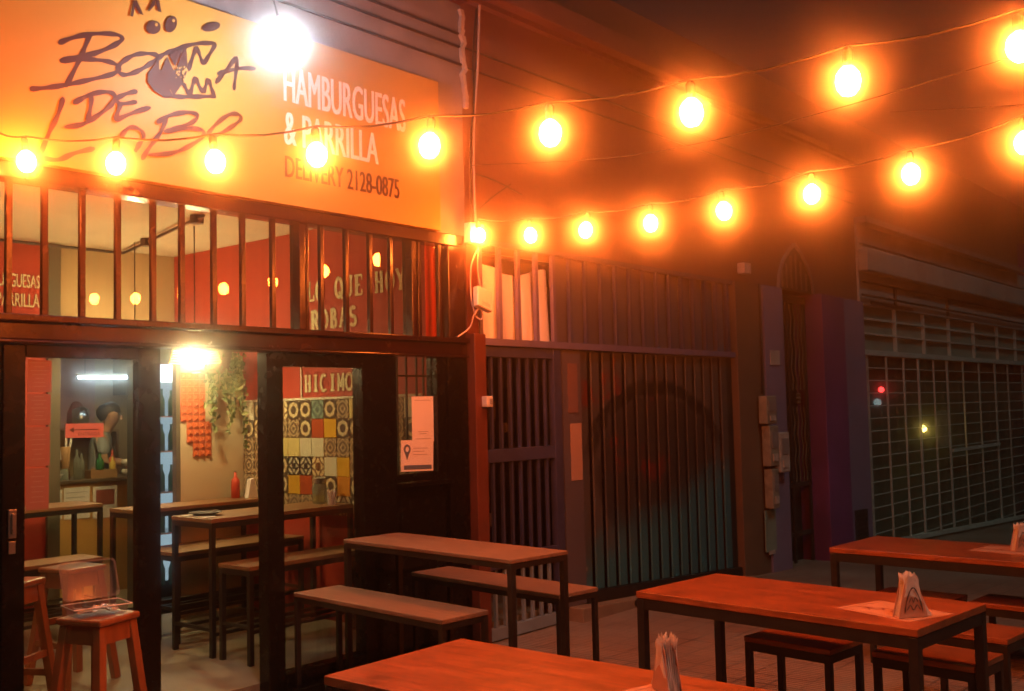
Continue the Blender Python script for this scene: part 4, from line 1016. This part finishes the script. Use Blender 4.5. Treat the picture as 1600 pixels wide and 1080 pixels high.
MB().lathe([(0,0),(.08,0),(.10,.07),(.095,.07),(.075,.01),(0,.01)], (0,0,0), 14).build('basket', M['crate_wood'], bk)
for dx, dy, dz in ((-.04,0,.08),(.03,.02,.08),(.0,-.03,.10),(.05,-.03,.10),(-.02,.03,.12)): MB().lathe([(0,-.03),(.018,-.022),(.026,0),(.02,.02),(0,.034)], (dx,dy,dz), 10).build('egg', M['paper'], bk, smooth=True)
# back of the kitchen
kp = thing('kitchen_poster', 'pink framed poster on the kitchen wall', 'poster', loc=(5.66,10.94,1.3))
MB().box(-.20,.22,-.02,0,0,.95).build('sheet', M['poster_pink'], kp); MB().lathe([(0,0),(.11,.03),(.10,.25),(.05,.36),(0,.38)], (0,-.03,.12), 12).build('printed_shape', M['ink_red'], kp)
mk = thing('steel_pot', 'shiny steel pot behind the counter by the poster', 'pot', loc=(5.55,10.6,1.5)); MB().lathe([(0,0),(.08,0),(.085,.2),(.08,.2),(.075,.01),(0,.01)], (0,0,0), 14).build('body', M['steel'], mk, smooth=True); MB().lathe([(0,.201),(.085,.201),(.04,.23),(0,.24)], (0,0,0), 14).build('lid', M['steel'], mk)
sf = thing('kitchen_shelf', 'pale kitchen shelf unit under the poster', 'shelf'); box('board', M['crate_wood'], (5.3,5.9,10.45,10.93,1.46,1.49), sf); box('side', M['crate_wood'], (5.3,5.33,10.45,10.93,0,1.459), sf); box('side', M['crate_wood'], (5.87,5.9,10.45,10.93,0,1.459), sf)
kc = thing('kitchen_hood', 'dark grey extractor hood at the right of the kitchen', 'hood'); 
MB().prism([(6.08,10.2,1.86),(6.58,10.2,1.86),(6.52,10.2,2.3),(6.2,10.2,2.6),(6.08,10.2,2.6)], (0,.7,0)).build('body', M['dark_grey'], kc)
MB().box(6.06,6.59,10.16,10.195,1.80,1.86).build('rim', M['steel'], kc)
tl_ = thing('tube_lamp', 'cold white tube lamp glowing in the kitchen', 'lamp', loc=(5.60,10.2,2.03))
MB().tube([(-.27,0,0),(.27,0,0)], .014, 8).build('tube', M['tube'], tl_, smooth=True); MB().box(-.29,.29,-.02,.02,.016,.04).build('fitting', M['paper'], tl_)
tl_.rotation_euler = (0,0,math.radians(-10)); 
MB().tube([(-.2,0,.04),(-.2,0,.67)], .004, 4).build('cord', M['cable_black'], tl_)
pendant((4.9,8.86,2.36), .15, 'added basket lamp lighting the service counter, unseen behind the header', 2.7)  # unseen lamp added to light the counter and kitchen from the front
# drinks fridge
FR = thing('drinks_fridge', 'bright drinks fridge with rows of bottles beside the partition', 'fridge')
box('cabinet', M['dark_grey'], (4.86, 5.34, 8.42, 8.47, 0, 2.05), FR); box('side', M['dark_grey'], (4.86,4.882,8.0,8.42,0,2.05), FR); box('side', M['dark_grey'], (5.318,5.34,8.0,8.42,0,2.05), FR)
box('lit_back', M['fridge_light'], (4.883, 5.317, 8.40, 8.415, .15, 1.95), FR); box('header', M['white_em'], (4.86,5.34,7.97,7.995,1.90,2.05), FR)
for z in (.6,.95,1.3,1.6): box('shelf', M['steel'], (4.883,5.317,8.05,8.39,z,z+.012), FR)
fm = None
for z in (.162,.612,.962,1.312,1.612):
    for k_ in range(6):
        if fm is None: fm = MB().lathe([(0,0),(.034,0),(.034,.14),(.013,.19),(.013,.24),(0,.24)], (0,0,0), 8).build('bottle', M['green_glass'], FR, smooth=True); q = fm
        else: q = fm.copy(); COL.objects.link(q); q.parent = FR
        q.scale = (.8,.8,.9+.1*random.random()); q.location = (4.915+k_*.073, 8.10+.03*(k_ % 2), z)

# ---- the cook
def skin_mesh(name, verts, edges, radii, m, parent, root=0, sub=2):
    me = bpy.data.meshes.new(name); me.from_pydata([tuple(v) for v in verts], edges, []); o = bpy.data.objects.new(name, me); COL.objects.link(o)
    if parent: o.parent = parent
    md = o.modifiers.new('skin', 'SKIN'); md.use_smooth_shade = True
    for i, r in enumerate(radii):
        v = me.skin_vertices[0].data[i]; v.radius = r if isinstance(r, tuple) else (r, r); v.use_root = (i == root)
    sb_ = o.modifiers.new('sub', 'SUBSURF'); sb_.levels = sub; sb_.render_levels = sub
    me.materials.append(m); return o
PN = thing('person', 'dark haired cook in grey shirt looking down behind the counter', 'person', loc=(5.42,9.98,.06), rz=math.radians(-28))
# local: faces +X, left = +Y
V = [(0,0,.95),(0,0,1.10),(.01,0,1.25),(.03,0,1.36),(.055,0,1.415),(.085,0,1.455),(.11,0,1.515),(.12,0,1.58),(.105,0,1.635),   # 0 pelvis .. 8 crown
     (.02,.17,1.35),(.06,.23,1.12),(.26,.19,1.08),(.33,.17,1.08),   # 9-12 left arm
     (.02,-.17,1.35),(.06,-.23,1.12),(.26,-.19,1.08),(.33,-.17,1.08), # 13-16 right arm
     (0,.10,.90),(0,.10,.50),(-.02,.10,.10),(.10,.10,.03),(0,-.10,.90),(0,-.10,.50),(-.02,-.10,.10),(.10,-.10,.03)]
E_ = [(0,1),(1,2),(2,3),(3,4),(4,5),(5,6),(6,7),(7,8),(3,9),(9,10),(10,11),(11,12),(3,13),(13,14),(14,15),(15,16),(0,17),(17,18),(18,19),(19,20),(0,21),(21,22),(22,23),(23,24)]
RR = [(.11,.14),(.10,.135),(.11,.155),(.10,.14),(.055,.06),(.055,.055),(.100,.078),(.118,.088),(.092,.076),.055,.043,.032,.024,.055,.043,.032,.024,.085,.062,.045,.04,.085,.062,.045,.04]
for sgn, wr in ((1,12),(-1,16)):
    for k_ in range(5):
        bx_ = V[wr]; i0 = len(V)
        if k_ < 4:
            yy = bx_[1]+(k_-1.5)*.021; ln = (.062,.078,.072,.055)[k_]
            V += [(bx_[0]+.055, yy, bx_[2]), (bx_[0]+.055+ln*.55, yy, bx_[2]-.012), (bx_[0]+.055+ln, yy, bx_[2]-.035)]
        else:
            V += [(bx_[0]+.015, bx_[1]-sgn*.035, bx_[2]-.005), (bx_[0]+.04, bx_[1]-sgn*.055, bx_[2]-.012), (bx_[0]+.065, bx_[1]-sgn*.06, bx_[2]-.022)]
        E_ += [(wr,i0),(i0,i0+1),(i0+1,i0+2)]; RR += [.012,.0095,.008]
skin_mesh('body', V, E_, RR, M['skin'], PN, 0, 2)
# face details
fc = MB(); fc.prism([(.196,-.015,1.525),(.196,.015,1.525),(.192,.006,1.575),(.192,-.006,1.575)], (.032,0,-.004)); fc.build('nose', M['skin'], PN, .006)
for sgn in (1,-1):
    MB().lathe([(0,-.012),(.011,0),(0,.012)], (.196,sgn*.032,1.582), 8).build('eye', M['ink'], PN)
    MB().bar((.204,sgn*.015,1.602), (.190,sgn*.052,1.605), .012, .008).build('eyebrow', M['hair'], PN)
    MB().lathe([(0,-.032),(.018,-.018),(.022,.01),(0,.034)], (.105,sgn*.084,1.565), 8).build('ear', M['skin'], PN)
MB().bar((.190,-.020,1.500), (.190,.020,1.500), .010, .008).build('mouth', M['ink_red'], PN)
hr = MB().lathe([(0,.105),(.05,.098),(.088,.066),(.102,.02),(.098,-.03),(.085,-.06)], (0,0,0), 18).build('hair', M['hair'], PN, smooth=True)
hr.location = (.088,0,1.605); hr.rotation_euler = (0, math.radians(-22), 0); hr.scale = (1.16,.95,.95)
skin_mesh('trousers', [(0,0,.93),(0,.10,.86),(0,.10,.50),(-.02,.10,.07),(0,-.10,.86),(0,-.10,.50),(-.02,-.10,.07)], [(0,1),(1,2),(2,3),(0,4),(4,5),(5,6)], [(.13,.15),.10,.08,.07,.10,.08,.07], M['dark_grey'], PN, 0, 1)
skin_mesh('shirt', [(0,0,.90),V[1],V[2],(.025,0,1.345),V[9],(.055,.225,1.16),V[13],(.055,-.225,1.16),(.045,0,1.40)], [(0,1),(1,2),(2,3),(3,4),(4,5),(3,6),(6,7),(3,8)],
          [(.125,.155),(.118,.152),(.128,.172),(.115,.155),.073,.062,.073,.062,(.068,.075)], M['shirt'], PN, 0, 2)
MB().box(.125,.145,-.14,.14,.75,1.26).build('apron', M['apron'], PN, .01)
PN.rotation_euler = (0,0,math.radians(-30))

# ================================================================ PAPERS ON THE GLASS
def sheet(name, x0, x1, z0, z1, y, m, label, lines=0, tilt=0.0, group=None, cat='paper', ink='ink_soft'):
    t = thing(name, label, cat, group, ((x0+x1)/2, y, (z0+z1)/2)); w = (x1-x0)/2; h = (z1-z0)/2
    MB().box(-w, w, -.0008, .0008, -h, h).build('sheet', M[m], t)
    for k_ in range(lines):
        zz = h*.86-k_*(2*h*.86)/max(lines,1); ww = w*random.uniform(.3,.8)
        MB().box(-ww, ww, -.0016, -.001, zz-.004, zz).build('text_line', M[ink], t)
    t.rotation_euler = (0, tilt, 0); return t
mg = 'menu sheets taped down the left door glass'
zs = [1.905,1.735,1.57,1.365,1.15]
for i, lb in enumerate(('salmon menu sheet at the top of the door glass','salmon menu sheet second from the top of the door','salmon menu sheet third from the top of the door','salmon menu sheet at the bottom of the row on the door')):
    sheet('menu_sheet', 2.43-.002*i, 2.552-.004*i, zs[i+1]+.006, zs[i]-.003, 5.171, 'menu_pink', lb, 7, .006*(i % 2), mg, 'menu')
ar_ = sheet('arrow_notice', 2.625, 2.832, 1.505, 1.578, 5.171, 'poster_pink', 'pink notice with a left arrow on the door glass', 0, .01, None, 'notice')
MB().box(-.06,.075,-.0018,-.001,.002,.007).prism([(-.085,-.0018,.004),(-.058,-.0018,.018),(-.058,-.0018,-.010)], (0,.0006,0)).build('arrow', M['ink'], ar_)
text_mesh('lettering', 'ENTRADA', M['ink'], ar_, -.035, .085, -.026, -.010, -.0014)
ws = sheet('window_notice', 5.115, 5.330, 1.385, 1.705, 5.181, 'paper', 'white notice on the small window, upper of two', 0, 0.0, None, 'notice')
for z_, w_ in ((.135,.08),(-.085,.05),(-.10,.035),(-.135,.075)): MB().box(-w_, w_, -.0018, -.001, z_-.004, z_).build('text_line', M['ink_soft'], ws)
w2 = sheet('window_notice', 4.998, 5.315, 1.185, 1.400, 5.176, 'paper', 'white notice with a blue map pin on the small window', 0, .03, None, 'notice', ink='ink_blue')
MB().lathe([(.018,0),(.034,0),(.034,.001),(.018,.001)], (0,0,0), 14).build('map_pin', M['ink_blue'], w2).matrix_local = Matrix.Translation((-.10,-.0012,.045)) @ Matrix.Rotation(math.radians(90), 4, 'X')
MB().prism([(-.125,-.0018,.025),(-.075,-.0018,.025),(-.10,-.0018,-.03)], (0,.0006,0)).build('map_pin', M['ink_blue'], w2)
for k_ in range(3): MB().box(-.04,.10-.03*(k_ % 2), -.0018, -.001, .05-k_*.022, .054-k_*.022).build('text_line', M['ink_soft'], w2)
MB().box(-.13,.14,-.0018,-.001,-.095,-.065).build('blue_band', M['ink_blue'], w2)

# ================================================================ WOOD STOOLS, CONTAINER
def wood_stool(loc, rz, H, label, s=.30):
    t = thing('wooden_stool', label, 'stool', 'wooden bar stools by the door', loc, math.radians(rz))
    MB().box(-s/2, s/2, -s/2, s/2, H-.032, H).build('seat', M['stool_wood'], t, .01)
    sp = s*.64
    for sx in (-1,1):
        for sy in (-1,1):
            a = Vector((sx*(s/2-.035), sy*(s/2-.035), H-.034)); b = Vector((sx*sp, sy*sp, 0))
            MB().bar(a, b, .045, .045).build('leg', M['stool_wood'], t, .004)
    for k_, z in enumerate((H-.075,)):
        for sx in (-1,1):
            q = s/2-.028; MB().box(sx*q-.01, sx*q+.01, -q+.02, q-.02, z-.045, z+.04).build('apron', M['stool_wood'], t); MB().box(-q+.02, q-.02, sx*q-.01, sx*q+.01, z-.045, z+.04).build('apron', M['stool_wood'], t)
    f = (H-.25)/H; e = s/2-.035+(sp-s/2+.035)*f
    for sx in (-1,1): MB().bar((sx*e,-e,.25), (sx*e,e,.25), .022, .035).build('stretcher', M['stool_wood'], t)
    f = (H-.36)/H; e = s/2-.035+(sp-s/2+.035)*f
    for sx in (-1,1): MB().bar((-e,sx*e,.36), (e,sx*e,.36), .022, .035).build('stretcher', M['stool_wood'], t)
    return t
wood_stool((2.605,4.80,G), 18, .79, 'wooden stool outside the door carrying the open takeaway box', .27)
wood_stool((2.52,5.62,0), 30, .76, 'wooden stool inside the glass, left behind the takeaway box', .30)
wood_stool((3.22,6.25,0), 10, .70, 'wooden stool farther inside, seen over the takeaway box', .28)
TB = thing('takeaway_box', 'clear plastic takeaway box standing open on the wooden stool', 'container', loc=(2.60,4.81,.662), rz=math.radians(-10))
TB.scale = (1.12,1.12,1.12)
def tray(w, l, h, r=.02):
    u = MB()
    def ring(sx, sy, z):
        pts = []
        for cx, cy, a0 in ((sx-r,sy-r,0),(-sx+r,sy-r,90),(-sx+r,-sy+r,180),(sx-r,-sy+r,270)):
            for k in range(4): a = math.radians(a0+k*30); pts.append(u.bm.verts.new((cx+r*math.cos(a), cy+r*math.sin(a), z)))
        return pts
    rs = [ring(w*.42,l*.42,.0), ring(w*.45,l*.45,.004), ring(w*.475,l*.475,h*.9), ring(w*.475,l*.475,h), ring(w*.51,l*.51,h), ring(w*.51,l*.51,h-.004)]
    u.bm.faces.new(rs[0])
    for a, b in zip(rs, rs[1:]):
        for k in range(16): u.bm.faces.new((a[k], a[(k+1) % 16], b[(k+1) % 16], b[k]))
    return u
tray(.24,.17,.04).build('tray', M['plastic_clear'], TB, smooth=False)
ld_ = tray(.24,.17,.035).build('lid', M['plastic_clear'], TB); ld_.matrix_local = Matrix.Translation((0,.088,.043)) @ Matrix.Rotation(math.radians(66), 4, 'X') @ Matrix.Translation((0,.087,0))
rim = MB()
for (w_, l_) in ((.122,.087),):
    rim.tube([(w_,-l_,.041),(w_,l_,.041),(-w_,l_,.041),(-w_,-l_,.041),(w_,-l_,.041)], .0025, 5)
rim.build('rim', M['plastic_white'], TB)
fo = MB()
for i in range(9):
    for j in range(6): pass
gridv = [[fo.bm.verts.new((-.085+i*.021, -.055+j*.022, .010+random.uniform(0,.026))) for j in range(6)] for i in range(9)]
for i in range(8):
    for j in range(5): fo.bm.faces.new((gridv[i][j], gridv[i+1][j], gridv[i+1][j+1], gridv[i][j+1]))
fo.build('crumpled_paper', M['foil'], TB)

# ================================================================ NAPKIN HOLDERS AND PLACEMATS
def napkins(loc, rz, label, s=1.0, printed=True):
    t = thing('napkin_holder', label, 'napkin holder', 'napkin holders on the outdoor tables', loc, math.radians(rz))
    for sy in (-1,1):
        MB().prism([(-.065*s,sy*.022*s,0),(.065*s,sy*.022*s,0),(.032*s,sy*.016*s,.13*s),(0,sy*.014*s,.155*s),(-.032*s,sy*.016*s,.13*s)], (0,sy*.003,0)).build('side_panel', M['placemat'], t)
    if printed:
        pm = MB()
        ribbon(pm, [(-.04*s,.02*s),(-.032*s,.06*s),(-.014*s,.105*s),(0,.118*s),(.014*s,.105*s),(.032*s,.06*s),(.04*s,.02*s)], .005*s, -.0285*s)
        ribbon(pm, [(-.03*s,.03*s),(-.015*s,.05*s),(0,.03*s),(.015*s,.05*s),(.03*s,.03*s)], .004*s, -.0285*s)
        ribbon(pm, [(-.02*s,.06*s),(-.008*s,.08*s),(0,.06*s),(.008*s,.08*s),(.02*s,.06*s)], .004*s, -.0285*s)
        pm.build('printed_emblem', M['ink'], t)
    MB().box(-.065*s,.065*s,-.021*s,.021*s,0,.003).build('base', M['placemat'], t)
    nk = MB()
    for i in range(11):
        y = (-.016+.0032*i)*s; sx = random.uniform(-.008,.008)*s; tp = .165*s+random.uniform(-.012,.014)*s; lean = (i-5)*.002*s
        w0 = .058*s; w1 = random.uniform(.018,.030)*s; pts = []
        for a, b in ((-w0,.004),(-w0*.75,.06*s),(-w1,tp*.8),(-w1*1.1,tp),( -w1*.3,tp-.014*s),(w1*.2,tp+.006*s),(w1*.9,tp-.012*s),(w1,tp*.8),(w0*.75,.06*s),(w0,.004)):
            pts.append((a+sx*(b/tp), y+lean*b/tp+.003*math.sin(b*60+i), b))
        nk.prism(pts, (0,.0012,0))
    # loose tissue flaring at one side
    for i in range(4):
        nk.prism([(.045*s+i*.006,-.012+i*.008,.002),(.088*s+i*.003,-.02+i*.012,.002),(.075*s,-.01+i*.009,.03),(.05*s,-.006+i*.006,.09*s),(.02*s,i*.004,.15*s),(.01*s,i*.004,.15*s)], (0,.001,0))
    nk.build('napkin_stack', M['napkin'], t)
    return t
TZ = G+.75
napkins((4.80,1.69,TZ+.003), -38, 'white napkins in a printed holder on the right foreground table', 1.12)
napkins((3.105,1.93,TZ+.003), 55, 'white napkins standing upright on the near table, cut by the frame', 1.1, False)
napkins((7.30,1.84,TZ-.007), -35, 'napkins at the right photo edge on the far right table', 1.0)
def placemat(loc, rz, label, w=.29, l=.42):
    t = thing('placemat', label, 'placemat', 'printed paper placemats', loc, math.radians(rz))
    MB().box(-w/2, w/2, -l/2, l/2, 0, .0012).build('sheet', M['placemat'], t)
    mb_ = MB(); mb_.box(-w/2+.02, w/2-.02, l/2-.03, l/2-.027, .0014, .0018).box(-w/2+.02, -w/2+.023, -l/2+.02, l/2-.03, .0014, .0018)
    for k_ in range(7):
        y0 = -l*.36+k_*l*.11; x0 = -.05+random.uniform(-.02,.02)
        mb_.bar((x0,y0,.0016), (x0+random.uniform(.03,.08), y0+random.uniform(-.02,.05), .0016), .009, .0006)
        mb_.bar((x0+.05,y0+.01,.0016), (x0+random.uniform(-.02,.03), y0+random.uniform(.02,.05), .0016), .008, .0006)
    mb_.build('print', M['ink_red'], t); return t
placemat((4.90,1.80,TZ), -20, 'printed placemat under the napkins on the right foreground table', .30, .42)
placemat((2.99,1.86,TZ), -14, 'printed placemat on the near table at the bottom edge', .30, .42)
placemat((7.28,1.90,TZ-.010), -10, 'printed placemat under the napkins of the far right table', .30, .40)

# ================================================================ HAZE
hz = MB().box(-5.9, 39.9, -11.9, 13.9, -2.6, 5.8).build('haze', None)  # volume added so the lamps get halos like a smudged lens gives
hm = bpy.data.materials.new('lamp_halo_haze'); hm.use_nodes = True; hn = hm.node_tree; hn.nodes.clear()
ho = hn.nodes.new('ShaderNodeOutputMaterial'); hv = hn.nodes.new('ShaderNodeVolumePrincipled')
hv.inputs['Color'].default_value = (.95,.95,.95,1); hv.inputs['Density'].default_value = .050; hv.inputs['Anisotropy'].default_value = .990
hn.links.new(hv.outputs[0], ho.inputs['Volume'])
hz.data.materials.append(hm); tag(hz, 'thin even haze added around the whole street front to give the lamps halos', 'haze', kind='stuff')
try: hm.cycles.volume_sampling = 'MULTIPLE_IMPORTANCE'; hm.cycles.homogeneous_volume = True
except Exception as e: print(e)
